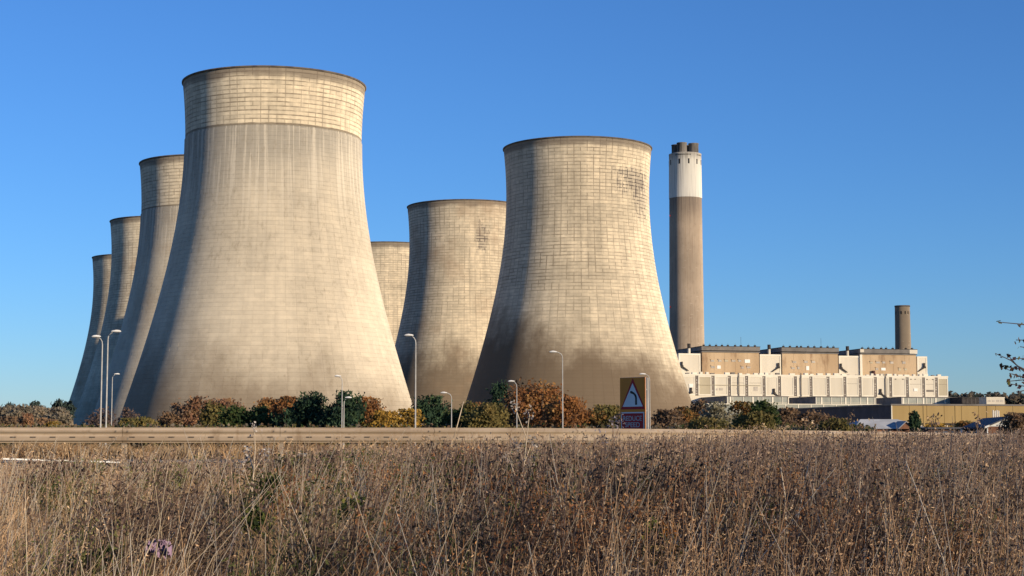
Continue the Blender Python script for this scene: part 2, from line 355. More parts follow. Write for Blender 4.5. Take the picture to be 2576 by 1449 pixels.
# ------------------------------------------------------------------ tall chimney
def chimney_mat(name, loc, zsplit, pale, low, seed, white=True):
    t = NT(name); P = t.V('SUBTRACT', t.pos(), tuple(loc)); x, y, z = t.xyz(P); ang = t.M('MULTIPLY', t.M('ARCTAN2', y, x), 10.0)
    st = t.noise(t.comb(ang, t.M('MULTIPLY', z, .02), seed), 1.4, 4, .65); bg_ = t.noise(P, .03, 4)
    c = t.mix(t.ss(bg_, .35, .65), low, tuple(v * .78 for v in low))
    c = t.mix(t.ss(st, .47, .7, 0, .6), c, (0.27, 0.19, 0.13)); ml = t.noise(t.comb(t.M('MULTIPLY', ang, .6), t.M('MULTIPLY', z, .35), seed + 2), 1.0, 4, .7); c = t.mix(t.ss(ml, .5, .72, 0, .4), c, (0.24, 0.185, 0.14))
    fr = t.M('FRACT', t.M('DIVIDE', z, 2.4)); ln = t.M('MULTIPLY', t.ss(fr, 0.0, .16, 1.0, 0.0), t.ss(t.noise(t.comb(t.M('MULTIPLY', ang, .25), t.M('FLOOR', t.M('DIVIDE', z, 2.4)), seed), 1.0, 2), .57, .64))
    c = t.mix(t.M('MULTIPLY', ln, t.M('MULTIPLY', t.ss(z, 20, 150, 1, .35), .9)), c, (0.70, 0.62, 0.50))
    if white:
        top = t.ss(z, zsplit - 22, zsplit, 0.0, 0.8); c = t.mix(t.M('MULTIPLY', top, t.ss(st, .35, .6, .4, 1.0)), c, (0.17, 0.135, 0.11))
        wc = t.mix(t.ss(st, .47, .66, 0, .8), pale, tuple(v * .62 for v in pale)); wc = t.mix(t.ss(t.M('ADD', z, t.M('MULTIPLY', st, 9.0)), 189, 195, 0, .6), wc, (.25, .22, .19))
        c = t.mix(t.M('GREATER_THAN', z, zsplit), c, wc)
    return t.col(c)
CX, CY = 117.0, 1080.0
ZS, ZT = 160.6, 190.8
root = empty('power_station_chimney', (CX, CY, 0), 0, 'tall concrete chimney with white painted head and dark flue tops', 'chimney')
mc = chimney_mat('chimney_concrete', (CX, CY, 0), ZS, (0.68, 0.65, 0.585), (0.47, 0.375, 0.28), 2.0)
def cr(z): return 12.05 - 1.35 * z / ZT
MB().lathe([(cr(z), z) for z in np.linspace(-1, ZS - .02, 20)], 64).build('shaft', mc, root)
head = MB().lathe([(cr(ZS) + .18, ZS), (cr(ZS) + .2, ZS + .6), (cr(ZT) + .18, ZT - .6), (cr(ZT) + .3, ZT - .5), (cr(ZT) + .3, ZT), (cr(ZT) - .8, ZT), (0.01, ZT - .02)], 64).build('painted_head', mc, root)
m_flue = mat('flue_lining', (0.24, 0.215, 0.19), (0.07, 0.065, 0.06), .35, streak=True); m_dark = mat('dark_opening', (0.02, 0.018, 0.018), (0.012, 0.012, 0.012))
va = math.atan2(-CY, -CX)
for a in (-20, 70, 160, -110):
    fx, fy = 6.1 * math.cos(va + R(a)), 6.1 * math.sin(va + R(a))
    fl = MB().lathe([(3.35, 0), (3.35, 6.3), (3.55, 6.4), (3.55, 7.0), (2.9, 7.0), (2.9, 0)], 32).build('flue', m_flue, root, loc=(fx, fy, ZT - .02))
def slot_ring(root, z, r, angs, wdt, hgt_, m, name):
    me = MB().box(r - .25, r + .06, -wdt / 2, wdt / 2, 0, hgt_).mesh(name, m)
    for a in angs: link(name, me, root, loc=(0, 0, z), rot=(0, 0, a))
va = math.atan2(-CY, -CX)
slot_ring(root, 183.0, cr(184) + .2, [va + R(d) for d in (-62, -20, 13, 46, 75)] + [va + R(d) for d in (110, 150, 190, 230, 265)], .95, 3.4, m_dark, 'air_slot')
slot_ring(root, 188.9, cr(189) + .2, [va + R(d) for d in range(-36, 24, 5)] + [va + R(d) for d in range(48, 76, 6)], .55, .6, m_dark, 'vent_hole')
m_red = NT('red_lamp'); m_red.b.inputs['Emission Color'].default_value = (1, .05, .03, 1); m_red.b.inputs['Emission Strength'].default_value = .25; m_red = m_red.col((.5, .03, .03))
for z in (148.5, 87, 24.0):
    lm = MB().box(-.3, .3, -.6, 0, -.1, .6); 
    lm.build('warning_lamp', m_red, root, loc=(cr(z) * math.cos(va + R(-68)), cr(z) * math.sin(va + R(-68)), z), rot=(0, 0, va + R(-68) + math.pi / 2))
# smaller chimney behind the boiler house
Y2 = 1010.0; q = at(2272, 877, Y2); top = EYE + tanel(769) * Y2; rr = 18.7 / FPX * Y2 * 1.01
root = empty('small_chimney', (q.x, Y2, 0), 0, 'short dark brown chimney behind the right end of the boiler house', 'chimney')
mc2 = chimney_mat('small_chimney_concrete', (q.x, Y2, 0), 0, (.5, .5, .5), (0.29, 0.235, 0.17), 7.0, white=False)
MB().lathe([(rr * 1.06, 0), (rr * 1.04, q.z), (rr * .98, top - 1.0)], 48).build('shaft', mc2, root)
MB().lathe([(rr * .98, top - 1.0), (rr * 1.02, top - .9), (rr * 1.02, top), (rr * .8, top), (rr * .8, top - 3)], 48).build('cap_ring', m_rim, root)
va2 = math.atan2(-Y2, -q.x); slot_ring(root, top - 5.6, rr * .99, [va2 + R(d) for d in (-8, 22, 48, 90, 130, 170, 210, 250, 300)], .7, 1.9, m_dark, 'vent_hole')

# ------------------------------------------------------------------ power station buildings
HYAW = math.atan2(36.0, 161.6); HO = at4(2561, 1402, 925.0); HO = Vector((HO.x, HO.y, 0))
EU = Vector((math.cos(HYAW), math.sin(HYAW), 0)); EV = Vector((-math.sin(HYAW), math.cos(HYAW), 0))
def bp(px, py, v=0.0):                                       # picture point (3840 px) on the upright plane v metres behind the hall front -> (u, w)
    d = ray(px / 1.49068, py / 1.49068); tt = (HO.dot(EV) + v) / (d.x * EV.x + d.y * EV.y)
    return ((d * tt - HO).dot(EU), EYE + d.z * tt)
za = lambda zx: 2500 + .21739 * zx
zb = lambda zx: 3040 + .21739 * zx
zy = lambda y: 1250 + .21739 * y
m_white = mat('white_cladding', (0.72, 0.665, 0.555), (0.64, 0.585, 0.48), .08, streak=True)
m_white2 = mat('white_frame', (0.80, 0.75, 0.64), (0.74, 0.69, 0.58), .15)
m_cream = mat('cream_panel', (0.55, 0.49, 0.36), (0.49, 0.43, 0.31), .1, streak=True)
m_strip = mat('grey_glazing', (0.20, 0.165, 0.135), (0.14, 0.115, 0.10), .3, rough=.5)
m_pane = mat('pale_pane', (0.5, 0.45, 0.38), (0.36, 0.32, 0.28), .5, rough=.4)
t = NT('tan_cladding'); p = t.V('MULTIPLY', t.pos(), (1., 1., .3)); c = t.mix(t.ss(t.noise(p, .07, 3), .4, .62), (0.58, 0.445, 0.285), (0.49, 0.36, 0.22))
c = t.mix(t.ss(t.noise(p, .16, 5, .6), .55, .7, 0, .7), c, (0.28, 0.165, 0.09)); m_tan = t.col(c)
m_louvre = mat('grey_louvre', (0.25, 0.225, 0.20), (0.17, 0.155, 0.14), .2); m_roofdark = mat('dark_roof', (0.07, 0.065, 0.06), (0.045, 0.04, 0.04), .3)
m_glassg = mat('green_grey_glazing', (0.33, 0.34, 0.29), (0.24, 0.255, 0.225), .25, rough=.45); m_duct = mat('dark_steel', (0.07, 0.06, 0.055), (0.04, 0.035, 0.035), 1.)
m_patch = mat('bright_patch', (0.85, 0.84, 0.80), (0.78, 0.76, 0.7), .3)
UR, HT = bp(3553, 1411); HB = bp(2700, 1484)[1]; HT = bp(2561, 1402)[1]
hall = empty('turbine_hall', HO, HYAW, 'long white turbine hall with a row of tall panels and dark strips', 'building')
U0 = -30.0
MB().box(U0, UR, 0, 42, 0, HT - .9).build('wall', m_white, hall)
MB().box(U0 - .2, UR + .2, -.5, 42.2, HT - .9, HT).build('parapet', m_white2, hall)
strips = [2612, 2673, 2734, 2799, 2864, 2922, 2981.5, 3040, 3104, 3167, 3224, 3281.5, 3338.5, 3401, 3462, 3510]
us = [bp(x, 1440)[0] for x in strips]; sw = 1.75 / 2 * 1.0
edges = [U0] + us + [UR]
for i in range(len(edges) - 1):
    a = edges[i] + (.95 if i else 0.); b = edges[i + 1] - (.95 if i < len(us) else 0.)
    mcol = m_cream if i in (1, len(us)) else m_white
    pn = MB().box(a + .62, b - .62, -.22, 0.02, HB + .9, HT - 1.75).build('wall_panel', mcol, hall)
    MB().box(a, a + .6, -.4, 0.02, HB, HT - .92).box(b - .6, b, -.4, 0.02, HB, HT - .92).box(a + .6, b - .6, -.4, .02, HT - 1.72, HT - .92).box(a + .6, b - .6, -.4, .02, HB, HB + .85).build('panel_frame', m_white2, hall)
    if i in (3, 4, 10, 14, 15, 16): MB().box(a + .7, b - .7, -.26, -.2, HT - 5.0, HT - 4.85).build('panel_joint', m_strip, hall)
for i, u in enumerate(us):
    s = MB().box(u - .93, u + .93, -.12, .02, HB, HT - .92).build('window_strip', m_strip, hall)
    for k in range(7):
        z0 = HB + .8 + k * 1.55; hh = .9 * random.uniform(.5, 1)
        if random.random() < .7: MB().box(u - random.uniform(.15, .55), u + random.uniform(.1, .55), -.16, -.1, z0, z0 + hh).build('pane', m_pane, s)
random.seed(21)
u = U0 + 22
while u < UR - 4:                                              # plant boxes and a rail along the roof edge
    w_ = random.uniform(1.2, 3.4); hh = random.uniform(.5, 1.3)
    if random.random() < .8: MB().box(u, u + w_, .3, 2.2, HT, HT + hh).build('roof_plant', m_white2 if random.random() < .75 else m_louvre, hall)
    u += w_ + random.uniform(.6, 2.6)
for uu in (us[2] + 5.2, us[6] + 3.0, us[11] + 6.0): MB().box(uu, uu + .35, -.75, -.42, HB - .5, HT + 1.0).box(uu + .7, uu + .8, -.75, -.42, HB - .5, HT + 1.0).build('ladder', m_louvre, hall)
MB().tube([(us[0] + 1, -.8, HB + 6.2), (us[4] - 2, -.8, HB + 6.0)], .14, 6).build('service_pipe', m_cream, hall)
def hallbox(name, x0, y0, x1, y1, v, m, par, d=.3):          # box on the plane v from picture corners (3840 px)
    (ua, wa), (ub, wb) = bp(x0, y0, v), bp(x1, y1, v)
    return MB().box(min(ua, ub), max(ua, ub), v - d, v + .02, min(wa, wb), max(wa, wb)).build(name, m, par)
for (a, b, c_, d) in ((845, 880, 950, 985), (905, 970, 945, 985), (1500, 1570, 920, 995), (1205, 1240, 940, 970)):
    hallbox('window', za(a), zy(b * 0 + c_), za(b), zy(d), -.22, m_pane, hall, .1)
hallbox('bright_louvre', za(385), zy(870), za(455), zy(935), -.22, m_patch, hall)
for (a, b, c_, d) in ((1450, 1478, 755, 800), (1575, 1605, 755, 800), (1715, 1742, 755, 800), (1790, 1815, 755, 800), (1995, 2020, 760, 805), (2095, 2118, 760, 805), (1995, 2120, 975, 1010)):
    hallbox('window', zb(a), zy(c_), zb(b), zy(d), -.22, m_strip, hall, .1)
hallbox('bright_louvre', zb(1780), zy(950), zb(1840), zy(1000), -.22, m_patch, hall)
# dark smoke hoods standing out from the hall front
def hood(x, y, flip, par, vv=-.4):
    u, z = bp(x, y, vv); s = -1 if flip else 1
    mb = MB().prism([(u - .4, z), (u + .4, z), (u + .45, z + 2.4), (u - .45, z + 2.4)], -.8, 'y', vv)
    mb.prism([(u + s * .3, z), (u + s * 4.0, z - 2.6), (u + s * 4.0, z - 3.1), (u + s * .2, z - .9)], -.7, 'y', vv)
    mb.box(u - .7, u + .8, vv - .9, vv, z - .8, z + .3)
    return mb.build('extract_hood', m_duct, par)
hood(za(420), zy(1010), True, hall); hood(za(1850), zy(1025), False, hall); hood(zb(1205), zy(1030), False, hall)
# boiler house blocks and the white stair blocks between them
VB = 25.0
LB = bp(2700, 1420, VB)[1] - 3
blocks = [(za(610), za(1590), 1297, 'boiler house block nearest the tall chimney with two bright white patches'),
          (za(1990), zb(465), 1301.5, 'middle of the three tan boiler house blocks, rust streaked at its right end'),
          (zb(860), zb(1815), 1307.5, 'right hand tan boiler house block in front of the short chimney')]
wins = [[(760,820,460,490),(890,945,455,490),(1000,1060,455,490),(1120,1185,460,490),(1235,1285,455,490),(765,830,565,600),(1385,1445,570,605),(1285,1330,570,610)],
        [(2170,2235,480,510),(2370,2430,475,510),(2500,2560,475,510),(2150,2205,585,615),(2255,2290,575,620)],
        [(1025,1070,490,520),(1125,1190,485,520),(1235,1285,485,520),(1370,1425,485,525),(1580,1635,485,525),(1120,1165,595,635),(1515,1555,600,645),(1615,1660,605,640)]]
bright = [[(870,930,555,610),(1345,1435,450,510)],[(2405,2455,565,635)],[(1215,1290,595,640)]]
for i, (x0, x1, ytop, lab) in enumerate(blocks):
    u0, T = bp(x0, ytop, VB); u1, _ = bp(x1, ytop, VB); wl_ = bp(x0, zy(305) + i * 4.3, VB)[1]
    b = empty('boiler_house', HO + EU * u0 + EV * VB, HYAW, lab, 'building', 'boiler house blocks behind the turbine hall')
    L = u1 - u0
    MB().box(0, L, 0, 55, 0, wl_ - .6).build('wall', m_tan, b)
    MB().box(.5, L - .5, .6, 54, wl_ - .6, T - 1.9).build('roof_band', m_roofdark, b)
    MB().box(-.4, L + .4, -.5, 55.2, wl_ - .75, wl_ - .1).build('cornice', m_louvre, b)
    MB().box(-.5, L + .5, -.6, 55.4, T - 2.6, T - .25).build('louvre_box', m_louvre, b)
    MB().box(-.7, L + .7, -.8, 55.6, T - .25, T).build('roof_edge', m_roofdark, b)
    if i == 2:
        MB().box(L - 4.5, L + .6, -.72, -.61, T - 2.7, T - .3).build('pale_louvre', m_white, b); MB().box(-.55, 1.9, -.72, -.61, T - 2.2, T - .3).build('pale_louvre', m_white, b)
        MB().box(-.6, .9, -.3, -.0, LB, wl_ - .8).build('white_corner', m_white2, b)
    for k in range(9):
        u = L * (k + .5) / 9 + random.uniform(-.8, .8)
        MB().box(u - .5, u + .5, 2, 3.4, T, T + .9).tube([(u, 2.6, T + .8), (u, 2.6, T + 1.8 + 4 * (k == 6))], .08, 5).build('roof_vent', m_duct, b)
    fx = za if i < 2 else zb
    for (a, bb, c_, d) in wins[i]:
        (ua, wa), (ub, wb) = bp(fx(a), zy(c_), VB), bp(fx(bb), zy(d), VB)
        f = MB().box(ua - u0, ub - u0, -.25, .02, wb, wa).build('window', m_pane if (a + c_) % 3 else m_cream, b)
        MB().box(ua - u0 - .2, ub - u0 + .2, -.5, -.0, wa + .003, wa + .5).build('window_hood', m_tan, f)
    for (a, bb, c_, d) in bright[i]:
        (ua, wa), (ub, wb) = bp(fx(a), zy(c_), VB), bp(fx(bb), zy(d), VB)
        MB().box(ua - u0, ub - u0, -.22, .02, wb, wa).build('bright_panel', m_patch, b)
    for k in range(1, 5):                                       # sheeting joints
        u = L * k / 5 + random.uniform(-1, 1); MB().box(u - .1, u + .1, -.08, .02, LB, wl_ - .8).build('sheet_joint', m_tan, b)
    MB().box(.02, L - .02, -.1, .02, LB + 7.2, LB + 7.4).build('sheet_joint', m_tan, b)
    if i == 2: MB().tube([(bp(zb(1062), 1300, VB)[0] - u0, -1.2, LB), (bp(zb(1062), 1300, VB)[0] - u0, -1.2, LB + 8.5)], 1.0, 10).build('dark_pipe', mat('rusty_pipe', (.13, .06, .05)), b)
links = [(za(200), za(585), 1325.5, 'white stair block beside the tall chimney foot', True), (za(1602), za(1972), 1329, 'white stair block between the first two tan blocks', False),
         (zb(480), zb(842), 1334.5, 'white stair block between the middle and right tan blocks', True), (zb(1830), zb(2010), 1337, 'white end block at the right of the boiler house', False)]
stk = [za(385), za(1768), zb(635), None]; hd = [(za(260), 560), (za(1925), 580), (zb(520), 590), (zb(1955), 580)]
for i, (x0, x1, yt, lab, fl) in enumerate(links):
    u0, T = bp(x0, yt, VB + .8); u1, _ = bp(x1, yt, VB + .8)
    b = empty('stair_block', HO + EU * u0 + EV * (VB + .8), HYAW, lab, 'building', 'white blocks between the boiler house blocks'); L = u1 - u0
    if i == 3: L = u1 - u0
    MB().box(0.1, L - .1, 0, 50 if i < 3 else 30, 0, T).build('wall', m_white, b)
    MB().box(.15, L - .15, -.2, .6, T - .9, T + .1).box(.15, .95, -.2, .02, LB, T - .9).box(L - .95, L - .15, -.2, .02, LB, T - .9).build('frame_band', m_white2, b)
    for k in range(4): 
        u = L * (.18 + .2 * k); MB().box(u, u + 1.6, -.12, .02, LB + 4 + (k % 2) * 1.2, LB + 5.2 + (k % 2) * 1.2).build('window', m_pane, b)
    h = hood(hd[i][0], zy(hd[i][1]), not fl, None, VB + .4); h.parent = b; h.matrix_parent_inverse = Matrix.Identity(4)
    h.location = -(EU * u0 + EV * (VB + .8)); h.location = Vector((-(u0), -(VB + .8), 0))
    if stk[i]:
        su, _ = bp(stk[i], 1320, VB + 6); su -= u0
        s = empty('vent_stack', HO + EU * (u0 + su) + EV * (VB + 6), HYAW, ['pale vent stack with dark top beside the tall chimney', 'vent stack with dark top left of the middle tan block', 'vent stack with dark top left of the right tan block'][i], 'vent stack', 'vent stacks on the boiler house')
        MB().tube([(0, 0, T), (0, 0, T + 3.4)], .85, 12).build('pipe', m_white, s); MB().tube([(0, 0, T + 3.4), (0, 0, T + 6.2)], 1.0, 12).build('cowl', m_duct, s)
# low glazed annexe blocks in front
VA = -44.0
cols_px = [[za(x) for x in (1100, 1140, 1320, 1490, 1575, 1660, 1830, 2000, 2090)], [zb(x) for x in (105, 190, 360, 525, 605, 690, 860, 980, 1095)], [zb(x) for x in (1600, 1680, 1840, 1945, 2000, 2080, 2160, 2320, 2500, 2560)]]
annex = [(za(1045), za(2105), 'leftmost low glazed annexe below the turbine hall'), (za(2575), zb(1130), 'middle low glazed annexe below the turbine hall'), (zb(1572), 3602, 'right hand low glazed annexe below the turbine hall')]
for i, (x0, x1, lab) in enumerate(annex):
    u0, T = bp(x0, 1484 + 2 * i, VA); u1, _ = bp(x1, 1488, VA); L = u1 - u0
    b = empty('glazed_annexe', HO + EU * u0 + EV * VA, HYAW, lab, 'building', 'glazed annexes in front of the turbine hall')
    MB().box(0, L, .5, -VA - .6, 0, T - .5).build('wall', m_louvre, b); MB().box(-.2, L + .2, .2, -VA - .7, T - .5, T).build('roof_edge', m_louvre, b)
    cu = [bp(x, 1500, VA)[0] - u0 for x in cols_px[i]]; cu = [0.1] + [x for x in cu if x > .8] + [L - .3]
    for k in range(len(cu) - 1):
        a, bb = cu[k] + .18, cu[k + 1] - .18
        if bb - a < .3: continue
        for zz in (T - 3.4, T - 6.4): MB().box(a, bb, .3, .52, zz, zz + 2.8).build('window', m_glassg, b)
    for k, x in enumerate(cu): MB().box(x - .16 - .25 * (k % 3 == 1), x + .16 + .25 * (k % 3 == 1), .0, .5, 4, T - .55).build('column', m_white2, b)
    MB().box(0.02, L - .02, .12, .5, T - 3.65, T - 3.45).build('sill_band', m_white, b)
lowu0, lowu1 = bp(za(395), 1500, VA - 6)[0], bp(3602, 1500, VA - 6)[0]
lo = empty('low_office', HO + EU * lowu0 + EV * (VA - 6), HYAW, 'low pale flat roofed building in front of the annexes', 'building')
T = bp(2700, 1513, VA - 6)[1]
MB().box(0, lowu1 - lowu0, 0, -VA + 4, 0, T - .4).build('wall', m_glassg, lo); MB().box(-.2, lowu1 - lowu0 + .2, -.3, -VA + 3.9, T - .4, T).build('roof_edge', m_white2, lo)
for k in range(22): MB().box(3 + k * 7.4, 3.5 + k * 7.4, -.2, .02, 6, T - .45).build('column', m_white2, lo)
# pale cabin and dark bunker at the right of the hall
q0, q1 = at4(3607, 1489, 900), at4(3697, 1514, 900)
b = empty('dark_shed', (q0.x, 900, 0), HYAW, 'dark open shed right of the turbine hall below the far trees', 'shed')
MB().box(0, q1.x - q0.x, 0, 20, 0, q0.z - .5).build('wall', m_duct, b); MB().box(-.2, q1.x - q0.x, -.4, 20, q0.z - .5, q0.z).build('roof', m_roofdark, b)
for k in range(6): MB().box(1 + k * 2.4, 1.2 + k * 2.4, -.1, .02, 2, q0.z - .55).build('post', m_louvre, b)
q0, q1 = at4(3699, 1489, 880), at4(3774, 1514, 880)
b = empty('pale_cabin', (q0.x, 880, 0), HYAW, 'pale boxy cabin standing right of the dark shed', 'cabin')
MB().box(0, q1.x - q0.x, 0, 8, 0, q0.z - .4).build('wall', m_white, b); MB().box(-.15, q1.x - q0.x + .15, -.2, 8.2, q0.z - .4, q0.z).build('roof', m_white2, b)
for k in range(4): MB().box(.8 + k * 2.5, 2.6 + k * 2.5, -.06, .02, q0.z - 2.6, q0.z - 1.5).build('window', m_pane, b)
# yellow clad shed, near corner towards us
WY = R(10.8); wc = at4(3343, 1514.5, 520); WT = wc.z
m_gold = mat('mustard_cladding', (0.45, 0.325, 0.14), (0.38, 0.265, 0.11), .12, streak=True); m_shaded = mat('shaded_cladding', (0.10, 0.10, 0.115), (0.08, 0.08, 0.09), .3)
b = empty('yellow_shed', (wc.x, wc.y, 0), WY, 'long low mustard yellow shed at far right, its left side coloured dark for shade', 'shed')
MB().box(0.05, 150, .05, 105, 0, 5.0).build('base_wall', m_white, b)
for k in range(25): MB().box(k * 6.0 + .06, k * 6.0 + 5.94, -.15, .05, 5.6, WT - .5).build('cladding_panel', m_gold, b)
for k in range(20): MB().box(-.15, .05, .2 + k * 5.24, .2 + k * 5.24 + 5.16, .8, WT - .5).build('cladding_panel', m_shaded, b)  # left side: its shade is put into the dark panel colour
MB().box(.05, 150, .05, 105, 5.0, WT - .5).build('wall', m_shaded, b)
MB().box(-.4, 150.3, -.45, 105.4, WT - .5, WT).build('roof_edge', m_louvre, b); MB().box(-.2, .12, -.25, .0, .2, WT - .55).build('corner_post', m_white2, b)
for k in (1, 2, 3): MB().box(k * 11 - .25, k * 11 + .25, -.3, -.1, 0, WT - .55).build('downpipe', m_gold, b)
MB().box(0, 150, -.22, .04, 4.95, 5.58).build('ledge', m_duct, b)

# ------------------------------------------------------------------ houses at the right
m_brick = None
t = NT('brick_wall'); p = t.pos(); c = t.mix(t.ss(t.noise(p, 1.2, 5), .35, .65), (0.27, 0.135, 0.08), (0.19, 0.09, 0.055)); m_brick = t.col(c)
m_slate = mat('slate_roof', (0.10, 0.105, 0.125), (0.075, 0.08, 0.095), .8); m_greyroof = mat('pale_roof', (0.36, 0.37, 0.39), (0.28, 0.29, 0.31), .4)
m_blue = mat('window_glass', (0.10, 0.14, 0.22), (0.06, 0.08, 0.12), .5, rough=.15, spec=.6)
GZ = -.5
Yh = 262.0
ap = at4(3784, 1564, Yh); el = at4(3707, 1599, Yh); hw = ap.x - el.x
hs_ = empty('gabled_house', (ap.x, Yh, GZ), R(-9), 'brick house with white gable and dark slate roof at far right', 'house')
HE, HA = el.z - GZ, ap.z - GZ; LD = 32.0
MB().box(-hw, hw, 0, LD, 0, HE).build('wall', m_brick, hs_)
MB().prism([(-hw, HE + .004), (hw, HE + .004), (0, HA - .12)], .3, 'y', -.06).build('gable', m_patch, hs_)
for s in (-1, 1):
    MB().prism([(s * (hw + .5), HE - .25), (s * (hw + .5), HE - .02), (0, HA + .16), (0, HA - .05)], LD + .8, 'y', -.4).build('roof_slope', m_slate, hs_)
MB().prism([(-hw - .5, HE - .3), (-hw - .5, HE + .0), (-hw + .2, HE + .28), (-hw + .2, HE - .05)], .12, 'y', -.56).build('barge_board', m_patch, hs_)
for x in (-hw * .75, hw * .35): 
    wv = MB().box(x, x + 1.3, -.06, .05, 1.1, 2.5).build('window', m_blue, hs_); MB().box(x - .1, x + 1.4, -.1, -.03, .98, 1.09).build('sill', m_patch, wv)
MB().tube([(-.25 * hw, -.07, HE + .75), (-.25 * hw, -.16, HE + .75)], .32, 16).build('round_vent', m_louvre, hs_)
MB().box(-hw - .16, -hw + .02, -.12, .06, 0, HE - .3).build('corner_post', m_patch, hs_)
fc = at4(3733, 1600, 300); fl_ = empty('flue_cluster', (fc.x, 300, GZ), 0, 'four thin white flue pipes rising behind the slate roof', 'flue')
for k in range(4):
    q = at4(3724 + k * 7, 1538 + 2 * (k % 2), 300); MB().tube([(q.x - fc.x, 0, 0), (q.x - fc.x, 0, q.z - GZ)], .1, 8).build('flue_pipe', m_patch, fl_)
ex = at4(3470, 1602, Yh + 6); fx0 = ex.x - ap.x
f = empty('flat_roofed_wing', (ex.x, Yh + 4, GZ), R(6), 'dark flat roofed brick wing with blue windows beside the gabled house', 'house')
LW = (el.x - ex.x) - .6; FH = ex.z - GZ
MB().box(0, LW, 0, 8, 0, FH - .3).build('wall', mat('dark_brick', (0.10, 0.06, 0.05), (0.06, .04, .035), 1.), f); MB().box(-.3, LW + .2, -.5, 8.2, FH - .3, FH).build('roof', m_slate, f)
for (a, bb) in ((.12, .2), (.28, .4), (.48, .6), (.78, .95)):
    wv = MB().box(LW * a, LW * bb, -.05, .04, .9, FH - .7).build('window', m_blue, f); MB().box(LW * a - .1, LW * bb + .1, -.12, -.02, .78, .895).build('sill', m_patch, wv)
for a in (.66, .99): MB().box(LW * a, LW * a + .35, -.25, .03, 0, FH - .32).build('white_post', m_patch, f)
Yg = 285.0; gl, gr_, ge = at4(3235, 1571, Yg), at4(3420, 1571, Yg), at4(3235, 1608, Yg); 
g = empty('grey_roofed_house', (gl.x, Yg, GZ), R(8), 'brick bungalow with pale grey hipped roof, its foot lost in weeds', 'house')
gw = gr_.x - gl.x + 3; gh0, gh1 = ge.z - GZ, gl.z - GZ
MB().box(-1.2, gw, 0, 9, 0, gh0).build('wall', m_brick, g)
mb = MB(); mb.add([(-1.8, -.6, gh0), (gw + .6, -.6, gh0), (gw + .6, 9.6, gh0), (-1.8, 9.6, gh0), (1.2, 4.5, gh1), (gw - 3.5, 4.5, gh1)], [(0, 1, 5, 4), (1, 2, 5), (2, 3, 4, 5), (3, 0, 4), (3, 2, 1, 0)]).build('roof', m_greyroof, g)
mb = MB().prism([(gw * .52, gh0 - .02), (gw * .74, gh0 - .02), (gw * .63, gh0 + 1.15)], 3.5, 'y', -1.4).build('porch_gable', m_brick, g)
for s in (-1, 1): MB().prism([(gw * .63, gh0 + 1.2), (gw * .63, gh0 + 1.38), (gw * .63 + s * gw * .125, gh0 + .1), (gw * .63 + s * gw * .125, gh0 - .08)], 4.2, 'y', -1.7).build('porch_roof', m_greyroof, g)
MB().box(gw * .76, gw * .76 + .5, -1.5, -1.2, 0, gh0 - .1).build('porch_post', m_patch, g)
for x in (.1, .35, .9): wv = MB().box(gw * x, gw * x + 1.1, -.06, .04, .9, gh0 - .35).build('window', m_pane, g)

# ------------------------------------------------------------------ street lamps
m_galv = mat('galvanised_pole', (0.43, 0.42, 0.40), (0.34, 0.33, 0.32), 2.0, rough=.5); m_lant = mat('lantern_shell', (0.70, 0.69, 0.67), (0.6, 0.59, 0.57), 3., rough=.4); m_lens = mat('lantern_lens', (0.2, 0.19, 0.18), (.12, .12, .12), 3., rough=.3)
LAMPS = [ # pole px at the top, lantern end px, top py, direction, height, label
 (258, 243, 845, -1, 10.0, 'leftmost tall street lamp, lantern pointing left'),
 (272, 294, 832, 1, 10.0, 'tallest street lamp of the left trio, lantern pointing right'),
 (283, 295, 940, 1, 10.0, 'shortest street lamp of the left trio, lantern pointing right'),
 (861, 855, 945, -1, 10.0, 'thin street lamp rising above the dark pines'),
 (865.5, 873, 999, 1, 10.0, 'short street lamp tight beside the thin one in front of the pines'),
 (1046, 1028, 842, -1, 10.0, 'tall street lamp before the gap between the nearest and middle towers'),
 (1136, 1116, 987, -1, 10.0, 'small street lamp before the foot of the middle tower'),
 (1300, 1286, 958, -1, 10.0, 'street lamp left of the big orange tree'),
 (1415, 1391, 884, -1, 10.0, 'tall street lamp before the right side of the big orange tree'),
 (1634, 1616, 940, -1, 10.0, 'street lamp just right of the warning sign'),
 (1990, 2000, 1041, 1, 5.5, 'low street lamp before the hedge below the boiler house'),
]
